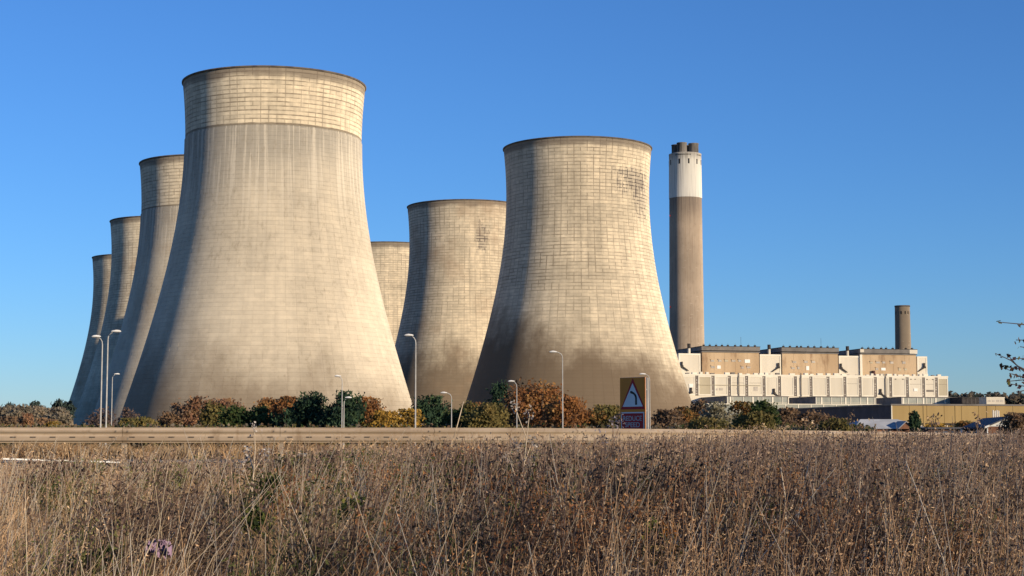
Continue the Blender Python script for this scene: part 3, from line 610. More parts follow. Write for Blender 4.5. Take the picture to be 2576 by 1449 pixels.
for (px, lx, py, dr, Hm, lab) in LAMPS:
    te = tanel(py); D = min((176.0 if px < 1800 else 320.0) if px > 700 else 400.0, (Hm + GZ - EYE) / te); Hm = te * D + EYE - GZ; X = (px - CXP) / FPX * (D * cp + te * D * sp)
    gz = float(hgt(X, D)); H = Hm + GZ - gz
    root = empty('street_lamp', (X, D, gz), 0, lab, 'street lamp', 'street lamps along the road')
    MB().tube([(0, 0, 0), (0, 0, 1.4), (0, 0, 1.45), (0, 0, H - .7)], [.085, .085, .065, .045], 10).build('pole', m_galv, root)
    reach = max(.5, min(1.25, abs(lx - px) / FPX * D)); 
    MB().tube([(0, 0, H - .7), (dr * .03, 0, H - .45), (dr * .14, -.02, H - .25), (dr * .35, -.04, H - .12), (dr * (reach - .35), -.06, H - .06)], .042, 8).build('bracket_arm', m_galv, root)
    x0, x1 = dr * (reach - .38), dr * (reach + .34)
    ln = MB(); prof = [(0, .05, .04), (.18, .10, .08), (.5, .13, .12), (.8, .11, .10), (1, .03, .03)]; vs = []
    for (s, wd, hh) in prof:
        for k in range(8):
            q_ = 2 * math.pi * k / 8; vs.append((x0 + (x1 - x0) * s, math.cos(q_) * wd * 1.15 - .07, H - .05 + (math.sin(q_) * hh if math.sin(q_) > 0 else math.sin(q_) * .05)))
    ln.add(vs, [(i * 8 + k, i * 8 + (k + 1) % 8, (i + 1) * 8 + (k + 1) % 8, (i + 1) * 8 + k) for i in range(4) for k in range(8)], True)
    lo_ = ln.build('lantern', m_lant, root)
    MB().box(min(x0 + dr * .25, x1 - dr * .1), max(x0 + dr * .25, x1 - dr * .1), -.2, .05, H - .135, H - .095).build('lens', m_lens, lo_)
D = 190.0; q = at(1412, 1013, D)
root = empty('equipment_post', (q.x, D, GZ), 0, 'short grey post with a small box left of the lamp by the orange tree', 'post')
MB().tube([(0, 0, 0), (0, 0, q.z - GZ)], .07, 8).build('pole', m_galv, root); MB().box(-.25, .35, -.15, .15, q.z - GZ - .5, q.z - GZ + .35).build('box', m_louvre, root)

# ------------------------------------------------------------------ warning sign
SD = 69.0; tl = at4(2328, 1418, SD); br = at4(2416, 1415, SD)
SW, SA = 1.56, R(-51.0)                                        # board turned to face the left
sx = at4(2372, 1500, SD).x; stop_ = at4(2372, 1416, SD).z; sg = float(hgt(sx, SD))
sign = empty('warning_sign', (sx, SD, sg), SA, 'yellow backed road sign with red triangle and a REDUCE SPEED NOW panel', 'road sign')
TOPS = stop_ - sg; k6 = SD / 6061.0
m_ochre = mat('yellow_backing', (0.78, 0.27, 0.02), (0.70, 0.24, 0.02), 1., rough=.5); m_red2 = mat('sign_red', (0.46, 0.008, 0.018), (0.42, 0.007, 0.015), 1., rough=.5)
m_swhite = mat('sign_white', (0.78, 0.78, 0.76), (0.72, 0.72, 0.7), 1., rough=.5); m_sblack = mat('sign_black', (0.012, 0.012, 0.014), (0.01, 0.01, 0.01), 1., rough=.5)
m_sback = mat('lettering_white', (0.56, 0.54, 0.52), (0.5, 0.48, 0.46))
BHt = 3.0
board = MB().box(-SW / 2, SW / 2, 0, .02, TOPS - BHt, TOPS).build('backing_board', m_ochre, sign); MB().box(-SW / 2 - .012, SW / 2 + .012, .021, .05, TOPS - BHt - .01, TOPS + .012).build('back_plate', m_galv, sign)
z2 = lambda zyy: TOPS - (zyy - 195) * .19324 * k6                # rows of the zoomed photograph
def tri(ins, y0, m, name):
    h = 1.50 * SW / 1.56 ; cx_ = .02
    zt, zb_ = z2(205), z2(808); w2 = SW * .483
    a = ins * (zt - zb_)
    pts = [(-w2 + a * 1.15 + cx_, zb_ + a), (w2 - a * 1.15 + cx_, zb_ + a), (cx_, zt - a * 1.95)]
    return MB().prism(pts, -.006, 'y', y0).build(name, m, sign)
tri(0, -.001, m_red2, 'red_triangle'); tri(.085, -.010, m_swhite, 'white_triangle')
xa = lambda zx: (zx - 470) / 445.0 * SW
arrow = [(xa(522), z2(722)), (xa(556), z2(722)), (xa(552), z2(575)), (xa(540), z2(530)), (xa(510), z2(490)), (xa(458), z2(452)), (xa(438), z2(456)), (xa(430), z2(476)), (xa(445), z2(498)), (xa(492), z2(520)), (xa(512), z2(550)), (xa(522), z2(590))]
MB().prism(arrow, -.005, 'y', -.0185).build('bend_arrow', m_sblack, sign)
pz1, pz0 = z2(862), TOPS - BHt + .12; pw = SW * .455
MB().box(-pw, pw, -.006, 0, pz0, pz1).build('panel_border', m_swhite, sign); MB().box(-pw + .05, pw - .05, -.012, -.007, pz0 + .05, pz1 - .05).build('red_panel', m_red2, sign)
def text(body, zrow, hz, wid):
    cu = bpy.data.curves.new('t', 'FONT'); cu.body = body; cu.align_x = 'CENTER'; cu.size = 1.0; cu.extrude = .004; cu.offset = .008
    o = bpy.data.objects.new('t', cu); COL.objects.link(o); bpy.context.view_layer.update()
    me = bpy.data.meshes.new_from_object(o.evaluated_get(bpy.context.evaluated_depsgraph_get())); bpy.data.objects.remove(o)
    co = np.array([v.co[:] for v in me.vertices]); x0, x1 = co[:, 0].min(), co[:, 0].max(); y0, y1 = co[:, 1].min(), co[:, 1].max()
    sx_, sz_ = wid / (x1 - x0), hz / (y1 - y0); xm = (x0 + x1) / 2
    for v in me.vertices: v.co = ((v.co.x - xm) * sx_, -.0165 - v.co.z * .6, (v.co.y - y0) * sz_ + zrow)
    me.materials.clear(); me.materials.append(m_sback); me.name = 'lettering'; return link('lettering', me, sign)
text('REDUCE', z2(1030), 95 * .19324 * k6, xa(640) - xa(312)); text('SPEED', z2(1155), 95 * .19324 * k6, xa(606) - xa(345)); text('NOW !', z2(1275), 95 * .19324 * k6, xa(610) - xa(380))
for s in (-1, 1): MB().tube([(s * (SW / 2 + .0), .14, 0), (s * (SW / 2 + .0), .14, TOPS - .55 if s < 0 else TOPS - .02)], .042, 10).build('post', m_galv, sign)
for zz in (.5, 1.4, 2.3): MB().box(-SW / 2 - .02, SW / 2 + .02, .052, .09, TOPS - zz - .04, TOPS - zz).build('back_rail', m_galv, sign)

# ------------------------------------------------------------------ crash barrier
t = NT('weathered_beam'); p = t.pos(); t.b.inputs['Roughness'].default_value = .6
c = t.mix(t.ss(t.noise(t.V('MULTIPLY', p, (1., 1., 4.)), .55, 4), .35, .65), (0.36, 0.285, 0.21), (0.285, 0.215, 0.15)); c = t.mix(t.ss(t.noise(t.V('MULTIPLY', p, (3., 3., .8)), 1.3, 5, .65), .52, .7, 0, .6), c, (0.20, 0.14, 0.09)); m_beam = t.col(c)
m_bpost = mat('barrier_post', (0.28, 0.23, 0.18), (0.2, 0.16, 0.12), 2.)
BTOP = 1.765
bx = [-24.0]
def bar_pt(x): return Vector((x, float(ybar(x)), 0))
barrier = empty('crash_barrier', (0, 34, .95), 0, 'long tan steel crash barrier running across behind the weeds', 'crash barrier')
prof = [(.0, .0), (-.012, -.004), (-.012, -.022), (-.075, -.05), (-.083, -.065), (-.083, -.085), (-.02, -.122), (-.004, -.135), (-.004, -.15), (-.062, -.168), (-.083, -.185), (-.083, -.262), (-.07, -.275), (-.012, -.292), (-.012, -.312), (0, -.315)]
def nrm(x):
    s = (float(ybar(x + .3)) - float(ybar(x - .3))) / .6; return Vector((-s, 1, 0)).normalized()
arc = [-24.0]; x = -24.0
while x < 22:
    x += 3.2 / math.hypot(1, (float(ybar(x + .2)) - float(ybar(x - .2))) / .4); arc.append(x)
slot_me = MB().box(-.055, .055, -.012, .02, -.011, .011).mesh('slot', m_duct)
def btop(x): return BTOP - .004 * max(0, x)                    # follows the road down to the right
for i in range(len(arc) - 1):
    xs_ = np.linspace(arc[i] + .004, arc[i + 1] - .004 , 7); mb = MB(); vs = []
    for x in xs_:
        n = nrm(x); c = bar_pt(x)
        for d, h in prof: p = c + n * d; vs.append((p.x, p.y - 34, btop(x) + h - .95))
    m_ = len(prof); mb.add(vs, [(a * m_ + k, a * m_ + k + 1, (a + 1) * m_ + k + 1, (a + 1) * m_ + k) for a in range(6) for k in range(m_ - 1)])
    be = mb.build('beam', m_beam, barrier)
    n = nrm(arc[i] + .02); c = bar_pt(arc[i]) - n * .090; yw = math.atan2(-n.x, n.y)
    for hz_ in (-.075, -.215, -.245):
        for dx_ in (-.12, .12): MB().box(dx_ - .014, dx_ + .014, -.008, .012, hz_ - .014, hz_ + .014).build('bolt', m_bpost, be, loc=(c.x, c.y - 34, btop(arc[i]) - .95), rot=(0, 0, yw))
    MB().box(-.20, .20, -.001, .010, -.262, -.186).build('splice_plate', m_beam, be, loc=(c.x, c.y - 34, btop(arc[i]) - .95), rot=(0, 0, yw))
    n = nrm(arc[i] + .02); c = bar_pt(arc[i] + .02) + n * .03; gz = float(hgt(c.x, c.y))
    yaw = math.atan2(-n.x, n.y)
    MB().box(-.05, .05, 0, .11, gz - .3 - .95, btop(arc[i]) - .06 - .95).build('post', m_bpost, barrier, loc=(c.x, c.y - 34, 0), rot=(0, 0, yaw))
    for k in range(8):
        x = arc[i] + (arc[i + 1] - arc[i]) * (k + .5) / 8; n = nrm(x); c = bar_pt(x) + n * (-.083)
        link('slot', slot_me, be, loc=(c.x, c.y - 34, btop(x) - .197 - .95), rot=(0, 0, math.atan2(-n.x, n.y)))

# ------------------------------------------------------------------ low white rail at the left
k0, k1 = at(4, 1154, 30.0), at(300, 1163, 30.0); kr = empty('knee_rail', (k0.x, 30.0, float(hgt(k0.x, 30.0))), 0, 'low white rail half hidden in the grass below the barrier at left', 'rail')
MB().prism([(0, k0.z - .014), (k1.x - k0.x, k1.z - .014), (k1.x - k0.x, k1.z + .012), (0, k0.z + .012)], .05, 'y', 0).build('rail', m_patch, kr, loc=(0, 0, -kr.location.z))
for k in range(4): MB().box(.2 + k * .6, .24 + k * .6, .052, .09, -.1, k0.z - kr.location.z - .02).build('stake', m_bpost, kr)

# ------------------------------------------------------------------ trees and shrubs
PAL = dict(
 orange=[(.32,.145,.05),(.26,.115,.045),(.34,.19,.07),(.22,.115,.055)], red=[(.27,.145,.085),(.24,.135,.08),(.30,.175,.09),(.21,.14,.09)],
 yellow=[(.36,.22,.045),(.30,.18,.04),(.27,.19,.06),(.40,.25,.05)], olive=[(.15,.13,.045),(.19,.15,.055),(.12,.105,.04),(.22,.165,.06)],
 green=[(.045,.075,.025),(.06,.085,.03),(.035,.06,.025),(.085,.095,.035)], pine=[(.022,.045,.026),(.03,.055,.03),(.018,.035,.022),(.042,.068,.032)],
 brown=[(.21,.135,.08),(.18,.12,.075),(.24,.15,.085),(.15,.105,.07)], pale=[(.28,.25,.17),(.22,.20,.13),(.15,.14,.08),(.33,.29,.2)],
 bare=[(.12,.085,.07),(.10,.07,.06),(.15,.10,.075)], mix=[(.24,.12,.045),(.16,.12,.045),(.10,.09,.04),(.30,.16,.05)], far=[(.23,.19,.135),(.20,.17,.125),(.25,.195,.135),(.17,.15,.11)], farpine=[(.035,.05,.045),(.03,.045,.04)])
def unit(n):
    v = rng.normal(size=(n, 3)); return v / np.linalg.norm(v, axis=1, keepdims=True)
def leaf_quads(C, size, up=0.0, asp=1.6):
    n = len(C); a = unit(n); a[:, 2] = a[:, 2] + up; a /= np.linalg.norm(a, axis=1, keepdims=True)
    b = np.cross(a, unit(n)); b /= np.linalg.norm(b, axis=1, keepdims=True) + 1e-9
    s = (size * rng.uniform(.6, 1.3, n))[:, None]; L = a * s * .5 * asp; W = b * s * .5
    return np.stack([C - L, C + W - L * .1, C + L, C - W - L * .1], 1)
def tree(name, label, px, wpx, topy, Y, kind, cat='tree', group='trees and shrubs behind the road', n=2600, leaf=None, dome=.62, trunk_h=.28, cut=None):
    base = at(px, 1100, Y); gz = float(hgt(base.x, Y)); top = at(px, topy, Y).z; H = (top - gz) * 1.03; W = wpx / FPX * Y
    root = empty(name, (base.x, Y, gz - .05), rng.uniform(0, 6.28), label, cat, group)
    if leaf is None: leaf = .0013 * Y + .02
    nl = int(np.clip(5 + W, 6, 12)); lob = []
    tb = MB(); tb.tube([(0, 0, -.2), (.05 * W * rng.uniform(-1, 1), .05 * W * rng.uniform(-1, 1), H * .35), (.04 * W, 0, H * .8)], [.035 * H + .03, .025 * H + .02, .01 * H], 7)
    for k in range(nl):
        a = 2 * math.pi * (k + rng.uniform(-.3, .3)) / nl; zf = rng.uniform(.25, .80) if kind != 'pine' else rng.uniform(.2, .8)
        env = math.sqrt(max(.02, 1 - ((zf - .35) / .68) ** 2)); rr_ = W * .5 * env * rng.uniform(.45, .72)
        c = np.array([rr_ * math.cos(a), rr_ * math.sin(a), zf * H]); s = np.array([W * rng.uniform(.17, .26), W * rng.uniform(.17, .26), H * rng.uniform(.14, .21)]); lob.append((c, s))
        tb.tube([(0, 0, H * .22 * rng.uniform(.6, 1.6)), tuple(c * [.5, .5, .75]), tuple(c)], [.014 * H + .01, .009 * H + .01, .004 * H + .008], 5, cap=False)
    lob.append((np.array([0, 0, .84 * H]), np.array([W * .2, W * .2, H * .15]))); lob.append((np.array([0, 0, .5 * H]), np.array([W * .3, W * .3, H * .3])))
    pal = np.array(PAL[kind]); C = []; K = []
    per = max(6, n // (len(lob) * 11))
    for (c, s) in lob:
        for q in range(11):
            d = unit(1)[0]; cc = c + d * s * rng.uniform(.55, 1.05); m_ = int(per * rng.uniform(.5, 1.5))
            pts = cc + rng.normal(size=(m_, 3)) * s * .34; C.append(pts)
            base_c = pal[rng.integers(len(pal))] * rng.uniform(.9, 1.3); K.append(base_c[None] * rng.uniform(.7, 1.3, (m_, 1)))
    C = np.concatenate(C); K = np.concatenate(K); ok = (C[:, 2] > .03 * H) & (C[:, 2] < H * 1.02); C, K = C[ok], K[ok]
    if kind == 'bare':
        for q in range(260):
            c, s = lob[rng.integers(len(lob))]; p0 = c * [.6, .6, .8]; p1 = c + unit(1)[0] * s * 1.15; p1[2] = min(p1[2], H)
            tb.tube([tuple(p0), tuple((p0 + p1) / 2 + rng.normal(size=3) * .12), tuple(p1)], [.012 + .002 * H, .01, .006 + .0006 * Y * .05], 3, cap=False, smooth=False)
    tb.build('trunk', M_BARK if kind != 'bare' else M_TWIG, root)
    V = leaf_quads(C, leaf if kind != 'pine' else leaf * .8, .9 if kind in ('pine', 'farpine') else .15, 2.6 if kind in ('pine', 'farpine') else 1.5)
    link('crown', quads_mesh('crown', V, M_NEEDLE if kind in ('pine', 'farpine') else M_LEAF, K), root)
    return root
TREES = [ # px, width, top, Y, kind, label, kind of thing, leaves
 (12, 60, 1022, 420, 'far', 'dull brown tree at the extreme left edge'), (50, 60, 1020, 400, 'far', 'second dull brown tree from the left edge'),
 (96, 60, 1024, 410, 'far', 'dull grey brown tree right of the small red one at far left'), (140, 70, 1028, 380, 'far', 'brown tree touching the foot of the farthest left tower'),
 (90, 26, 1014, 430, 'farpine', 'dark pine top above the brown wood at far left'), (152, 46, 1008, 440, 'farpine', 'dark round pine against the left tower edge'), (22, 30, 1021, 450, 'farpine', 'dark pine at the left edge of the wood'),
 (66, 34, 1043, 300, 'red', 'small red bush in the brown wood at far left'), (24, 70, 1050, 330, 'brown', 'low brown thicket at the left edge'), (112, 70, 1055, 320, 'brown', 'low brown thicket behind the left yellow bush'),
 (134, 42, 1063, 230, 'yellow', 'low yellow bush left of the farthest tower foot'), (218, 44, 1073, 220, 'yellow', 'low golden bush left of the lamp trio'),
 (262, 66, 1026, 260, 'bare', 'bare purplish tree behind the lamp trio'), (320, 44, 1028, 250, 'bare', 'bare purplish tree right of the lamp trio'),
 (322, 66, 1056, 215, 'olive', 'low olive shrub right of the lamp trio'), (372, 60, 1052, 210, 'olive', 'low olive yellow shrub under the shaded foot of the nearest tower'),
 (420, 60, 1036, 225, 'brown', 'small russet bush at the dark foot of the nearest tower'), (452, 70, 1018, 235, 'red', 'left red brown tree before the nearest tower'),
 (498, 76, 1003, 230, 'red', 'tallest rust red tree before the nearest tower'), (535, 50, 1013, 215, 'olive', 'yellow olive tree among the rust red ones'),
 (568, 70, 1007, 240, 'red', 'russet tree behind the left green conifer'), (592, 64, 1024, 200, 'green', 'dark green rounded bush left of the pines'),
 (655, 84, 1026, 200, 'green', 'loose mid green bush left of the pines'), (676, 84, 1006, 225, 'orange', 'orange red tree rising behind the mid green bush'), (722, 44, 1003, 222, 'orange', 'orange red tree touching the left pine'),
 (784, 112, 992, 195, 'pine', 'broad dark pine before the nearest tower'), (864, 76, 988, 190, 'pine', 'dark pine behind the thin street lamp'),
 (930, 88, 1005, 215, 'orange', 'orange tree right of the dark pines'), (968, 90, 1036, 190, 'yellow', 'low golden shrub right of the dark pines'), (1030, 90, 1032, 192, 'yellow', 'golden shrub at the right foot of the nearest tower'),
 (1090, 80, 1000, 200, 'pine', 'dark pine in the gap between the nearest and middle towers'), (1148, 70, 1032, 190, 'green', 'dark low bush by the small lamp'),
 (1178, 62, 1012, 200, 'olive', 'olive green bush left of the big orange tree'), (1225, 84, 1018, 185, 'olive', 'golden olive bush under the lone pine'), (1202, 44, 1018, 215, 'orange', 'small orange tree at the left foot of the right tower'),
 (1260, 62, 964, 225, 'pine', 'tall dark pine at the left foot of the right tower'), (1296, 60, 990, 215, 'brown', 'brown tree between the lone pine and big orange tree'),
 (1358, 128, 957, 200, 'orange', 'big orange brown tree before the right tower'), (1318, 60, 980, 206, 'mix', 'darker olive brown tree on the left of the big orange tree'),
 (1430, 90, 1003, 190, 'orange', 'orange shrub right of the tall lamp by the big tree'), (1400, 60, 985, 208, 'mix', 'mixed brown tree behind the tall lamp'),
 (1480, 60, 1032, 195, 'mix', 'mixed low shrub right of the orange ones'), (1530, 90, 1024, 200, 'olive', 'grey olive shrub left of the warning sign'), (1590, 80, 1038, 190, 'brown', 'brown shrub behind the warning sign'),
 (1670, 80, 1034, 195, 'brown', 'brown hedge shrub right of the warning sign'), (1715, 80, 1028, 200, 'mix', 'second brown hedge shrub right of the warning sign'), (1752, 54, 1012, 215, 'brown', 'brown tree at the right foot of the right tower'),
 (1805, 80, 1012, 200, 'pale', 'pale willow like shrub below the turbine hall'), (1868, 76, 1014, 205, 'mix', 'orange brown shrub below the turbine hall'), (1928, 66, 1011, 200, 'green', 'dark green tree below the turbine hall'),
 (1900, 90, 1040, 185, 'olive', 'low olive shrub before the dark green tree'), (1985, 90, 1030, 215, 'brown', 'brown shrub behind the low lamp'), (2050, 90, 1036, 215, 'brown', 'olive brown shrub right of the low lamp'), (2095, 80, 1056, 180, 'olive', 'low shrub at the right end of the hedge'),
 (1780, 90, 1052, 180, 'olive', 'low dark shrub at the foot of the brown hedge'),
 (2301, 24, 1038, 240, 'pine', 'small round conifer before the yellow shed'), (2350, 80, 1068, 330, 'yellow', 'thin golden bush before the white base of the yellow shed'), (2440, 70, 1062, 340, 'mix', 'thin brown bush before the yellow shed'), (2560, 60, 1040, 230, 'brown', 'brown tree at the extreme right beside the gabled house'),
]
for (px, wp, ty, Y, kind, lab) in TREES:
    shrub = any(s in lab for s in ('bush', 'shrub', 'thicket')); pine = kind in ('pine', 'farpine')
    tree('shrub' if shrub else ('pine_tree' if pine else 'autumn_tree'), lab, px, wp * 1.38, ty, Y, kind, 'shrub' if shrub else 'tree', n=(6000 if wp > 60 else 3600) if kind != 'bare' else 500)
# distant woods that read as one mass
def wood(name, label, x0, x1, ya, yb, Y, n, size, pal, depth=80):
    px = rng.uniform(x0, x1, n); yy = Y + rng.uniform(0, depth, n)
    ridge = ya + (yb - ya) * (px - x0) / (x1 - x0) + 3.0 * np.sin(px * .11) + 3.5 * np.sin(px * .31 + 1) + 2.5 * np.sin(px * .83 + 2)
    te = np.tan(PITCH + np.arctan((CYP - ridge) / FPX)); top = EYE + te * Y; z = GZ + (top - GZ) * np.sqrt(rng.uniform(0, 1, n))
    C = np.stack([(px - CXP) / FPX * yy, yy, z], 1); pal = np.array(pal); K = pal[rng.integers(len(pal), size=n)] * rng.uniform(.7, 1.3, (n, 1))
    return tag(link(name, quads_mesh(name, leaf_quads(C, size, .3), M_LEAF, K)), label, 'woodland', kind='stuff')
wood('distant_woodland', 'far dark wood on the skyline at right', 2370, 2760, 990, 994, 1500, 16000, 3.2, PAL['farpine'] + PAL['far'], 150)
wood('far_wood', 'far dull brown wood on the skyline at left', -250, 180, 1030, 1026, 650, 26000, 1.2, PAL['far'], 90)
wood('hedge_bottom', 'tangled dark undergrowth along the foot of the trees', -200, 2200, 1070, 1070, 184, 36000, .28, PAL['brown'] + PAL['olive'] + PAL['far'] + PAL['green'], 26)

# ------------------------------------------------------------------ rough grass and dead weeds in front
def fbm(x, y, s, ph):
    v = 0
    for k, (a, b) in enumerate(((1, .3), (-.4, 1.1), (.8, -.9), (1.7, 1.2), (-2.3, .7))): v = v + np.sin(x * s * a + y * s * b + ph * (k + 1.3)) / (1 + .35 * k)
    return v / 3.0
def field(n, y0, y1, side=None, pw=1.0):
    y = y0 + (y1 - y0) * rng.uniform(0, 1, n) ** pw; u = rng.uniform(-1, 1, n) if side is None else side(n)
    x = u * (y * .345 + .6); return x, y
def pxx(x, y): return CXP + x / y * FPX
STRAW = np.array([(.24,.145,.085),(.31,.19,.105),(.39,.245,.13),(.47,.31,.165),(.54,.38,.215),(.62,.475,.30)])   # dark to pale
DEAD = np.array([(.17,.11,.07),(.25,.158,.095),(.33,.21,.122),(.41,.265,.15),(.48,.325,.19),(.55,.39,.235),(.62,.47,.31)])
def canopy(x, y):                                             # mounds and hollows in the growth
    return np.clip(.80 + .34 * fbm(x, y, 2.3, 1.1) + .26 * fbm(x, y, 5.1, 2.7), .30, 1.25)
def pick(pal, x, y, ph, n, k=.30):                            # neighbours share a tone: pale drifts and dark drifts
    return np.clip(((.5 + .34 * fbm(x, y, .9, ph) + k * rng.normal(size=n) * .8) * len(pal)).astype(int), 0, len(pal) - 1)
def cap_z(x, y):                                              # weeds grow taller towards the right
    k = np.interp(pxx(x, y), [0, 400, 800, 1300, 1700, 2100, 2600], [-.0178, -.0172, -.0125, -.0088, -.006, -.003, -.0015])
    return 1.6 + (k + .0022 * fbm(x, y, 1.7, 4.4)) * y
# 1 grass blades, growing in tussocks that lean and colour together
def blades(N, y0, y1, lmin, lmax, wmin, wmax, pal, name, label, pw=1.0, mask=None, lean=.22, per=26, rad=.10, cap=True):
    cx, cy = field(N // per, y0, y1, pw=pw); nc = len(cx); cl = rng.normal(lean * (.35 + .65 * np.clip((pxx(cx, cy) - 500) / 700, 0, 1)), .30, nc); cb = rng.normal(0, .2, nc); ch = rng.uniform(.65, 1.25, nc); pal = np.array(pal); cc = pal[pick(pal, cx, cy, 3.7, nc)] * rng.uniform(.8, 1.2, (nc, 1)); cr_ = rad * rng.uniform(.5, 1.6, nc)
    i = np.repeat(np.arange(nc), per); n = len(i); x = cx[i] + rng.normal(size=n) * cr_[i]; y = cy[i] + rng.normal(size=n) * cr_[i]
    ok = (y < y1 + .15) & (y > y0 - .3)
    if mask is not None: ok &= rng.uniform(size=nc)[i] < mask(cx, cy)[i]
    i, x, y = i[ok], x[ok], y[ok]; n = len(x); z = hgt(x, y) - .02; f1 = fbm(x, y, 1.1, .7)
    L = rng.uniform(lmin, lmax, n) * ch[i] * (1 + .2 * f1); L = np.minimum(L, np.maximum(.10, (cap_z(x, y) - z) * rng.uniform(.7, 1.12, n))) * canopy(x, y) if cap else L
    la = cl[i] + rng.normal(0, .24, n); lb = cb[i] + rng.normal(0, .22, n)
    mid = np.stack([x + la * L * .38, y + lb * L * .4, z + L * .62], 1); tip = np.stack([x + la * L * (1.0 + .5 * rng.uniform(0, 1, n)), y + lb * L, z + L * rng.uniform(.86, 1.0, n)], 1); b0 = np.stack([x, y, z], 1)
    w_ = rng.uniform(wmin, wmax, n) * np.sqrt(np.maximum(y, 9) / 12); a = rng.uniform(-.9, .9, n); W = np.stack([np.cos(a), np.sin(a), 0 * a], 1) * w_[:, None] * .5
    V = np.stack([b0 - W, b0 + W, mid + W * .85, mid - W * .85, tip], 1)
    K = cc[i] * .65 + pal[rng.integers(len(pal), size=n)] * .35; K = np.clip(K * rng.uniform(.7, 1.3, (n, 1)) * (1 + .2 * f1[:, None] * np.array([1, .95, .8])), .01, .8)
    return tag(link(name, strips_mesh(name, V, [(0, 1, 2, 3), (3, 2, 4)], M_STRAW, K)), label, 'grass', kind='stuff')
def near_straw():
    n = 2600; x = rng.uniform(-11.5, 6, n); y = ybar(x) - rng.uniform(.4, 6.0, n); return x, y
right = lambda x, y: np.clip((pxx(x, y) - 1150) / 700 + .35 * fbm(x, y, .5, 1.0), .0, 1)
blades(185000, 7.0, 32.5, .32, .72, .0035, .0075, STRAW, 'dry_grass', 'dense straw coloured dry grass filling the foreground bank', mask=lambda x, y: (1 - .62 * right(x, y)) * (1 - .75 * np.clip(fbm(x, y, .95, 7.3) * 2.2 - .45, 0, 1)))
blades(60000, 7.0, 32.5, .25, .6, .004, .008, DEAD, 'brown_grass', 'darker brown dead grass through the foreground bank')
blades(30000, 44.3, 48.0, .22, .5, .008, .014, STRAW * .8, 'verge_grass', 'short brown grass on the verge behind the crash barrier', cap=False, mask=lambda x, y: (x < 3.5).astype(float))
# 2 dead leafy weeds: stems carrying many curled leaves and seed heads
def weeds(N, per, y0, y1, name, label, mask, hmin, hmax, pal, lsize, pw=1.0, xy=None, over=0.0, low=.18, full=False):
    x, y = field(N, y0, y1, pw=pw) if xy is None else xy; ok = rng.uniform(size=len(x)) < mask(x, y); x, y = x[ok], y[ok]; n = len(x); z = hgt(x, y) - .02
    H = rng.uniform(hmin, hmax, n) * (1 + .2 * fbm(x, y, .9, 3.)); H = np.minimum(H, np.maximum(.12, (cap_z(x, y) - z) * rng.uniform(.68, 1.12, n) * np.where(rng.uniform(size=n) < .05, 1.12, 1))) * (1.0 if full else canopy(x, y)) if not over else np.maximum(.15, cap_z(x, y) + y * (over if over > .001 else .0115) * rng.uniform(-.2, 1, n) * (1 - .3 * (pxx(x, y) > 2050)) - z)
    la = rng.normal(.12, .2, n); lb = rng.normal(0, .15, n)
    s = rng.uniform(low, 1.0, (n, per)) ** .75; spread = .085 * (1.15 - s * .7)
    C = np.stack([x[:, None] + la[:, None] * H[:, None] * s + rng.normal(size=(n, per)) * spread, y[:, None] + lb[:, None] * H[:, None] * s + rng.normal(size=(n, per)) * spread, z[:, None] + H[:, None] * s + rng.normal(size=(n, per)) * .02], -1)
    pal = np.array(pal); pc = pal[pick(pal, x, y, 6.1, n)]; K = pc[:, None, :] * .6 + pal[rng.integers(len(pal), size=(n, per))] * .4; K = K * rng.uniform(.6, 1.4, (n, per, 1))
    sz = lsize * .56 * (y[:, None] / 13) ** .85 * np.ones((1, per))
    V = leaf_quads(C.reshape(-1, 3), sz.reshape(-1), .1, 3.0)
    tag(link(name, quads_mesh(name, V, M_STRAW, K.reshape(-1, 3))), label, 'weeds', kind='stuff')
    w_ = .0032 * np.sqrt(np.maximum(y, 9) / 12); W = np.stack([w_, 0 * w_, 0 * w_], 1); W2 = np.stack([0 * w_, w_, 0 * w_], 1)
    b0 = np.stack([x, y, z], 1); tp = np.stack([x + la * H, y + lb * H, z + H], 1)
    V = np.stack([b0 - W, b0 + W, tp + W * .6, tp - W * .6], 1); V2 = np.stack([b0 - W2, b0 + W2, tp + W2 * .6, tp - W2 * .6], 1)
    return np.concatenate([V, V2]), np.concatenate([pc, pc]) * 1.25
S1 = weeds(15500, 50, 7.0, 32, 'dead_weeds', 'dense brown dead leafy weeds, thickest on the right', lambda x, y: .12 + .88 * right(x, y), .45, 1.1, DEAD, .018)
S2 = weeds(7000, 18, 7.5, 32, 'seed_heads', 'greyish seed heads scattered through the dry grass', lambda x, y: .6 + .4 * right(x, y), .4, .95, [(.30,.24,.20),(.22,.17,.16),(.40,.33,.26),(.17,.12,.11)], .015)
S3 = weeds(2600, 14, 8, 31, 'russet_weeds', 'russet leaved patches low in the weeds', lambda x, y: np.clip(fbm(x, y, .8, 5.5) * 1.6 - .15, 0, 1), .3, .6, [(.30,.12,.05),(.24,.10,.05),(.36,.18,.06)], .02)
def patches(n, per, rad, fpx, y0, y1):                        # tight clumps: centres, then stems round each
    cy = rng.uniform(y0, y1, n); cx = (fpx(n) - CXP) / FPX * cy; r = rad * rng.uniform(.5, 1.5, n); i = np.repeat(np.arange(n), per)
    return cx[i] + rng.normal(size=n * per) * r[i], cy[i] + rng.normal(size=n * per) * r[i] * .7
one = lambda x, y: np.ones_like(x)
S5 = weeds(0, 34, 0, 0, 'hollow_shade_weeds', 'withered weed clumps coloured nearly black for the shade of hollows', one, .55, 1.1, [(.06,.042,.035),(.09,.06,.048),(.13,.088,.065),(.18,.12,.085)], .03, full=True, xy=patches(46, 46, .16, lambda n: 2600 * rng.uniform(0, 1, n) ** .7, 8.4, 24))  # near-black colour stands in for shaded gaps between the stems
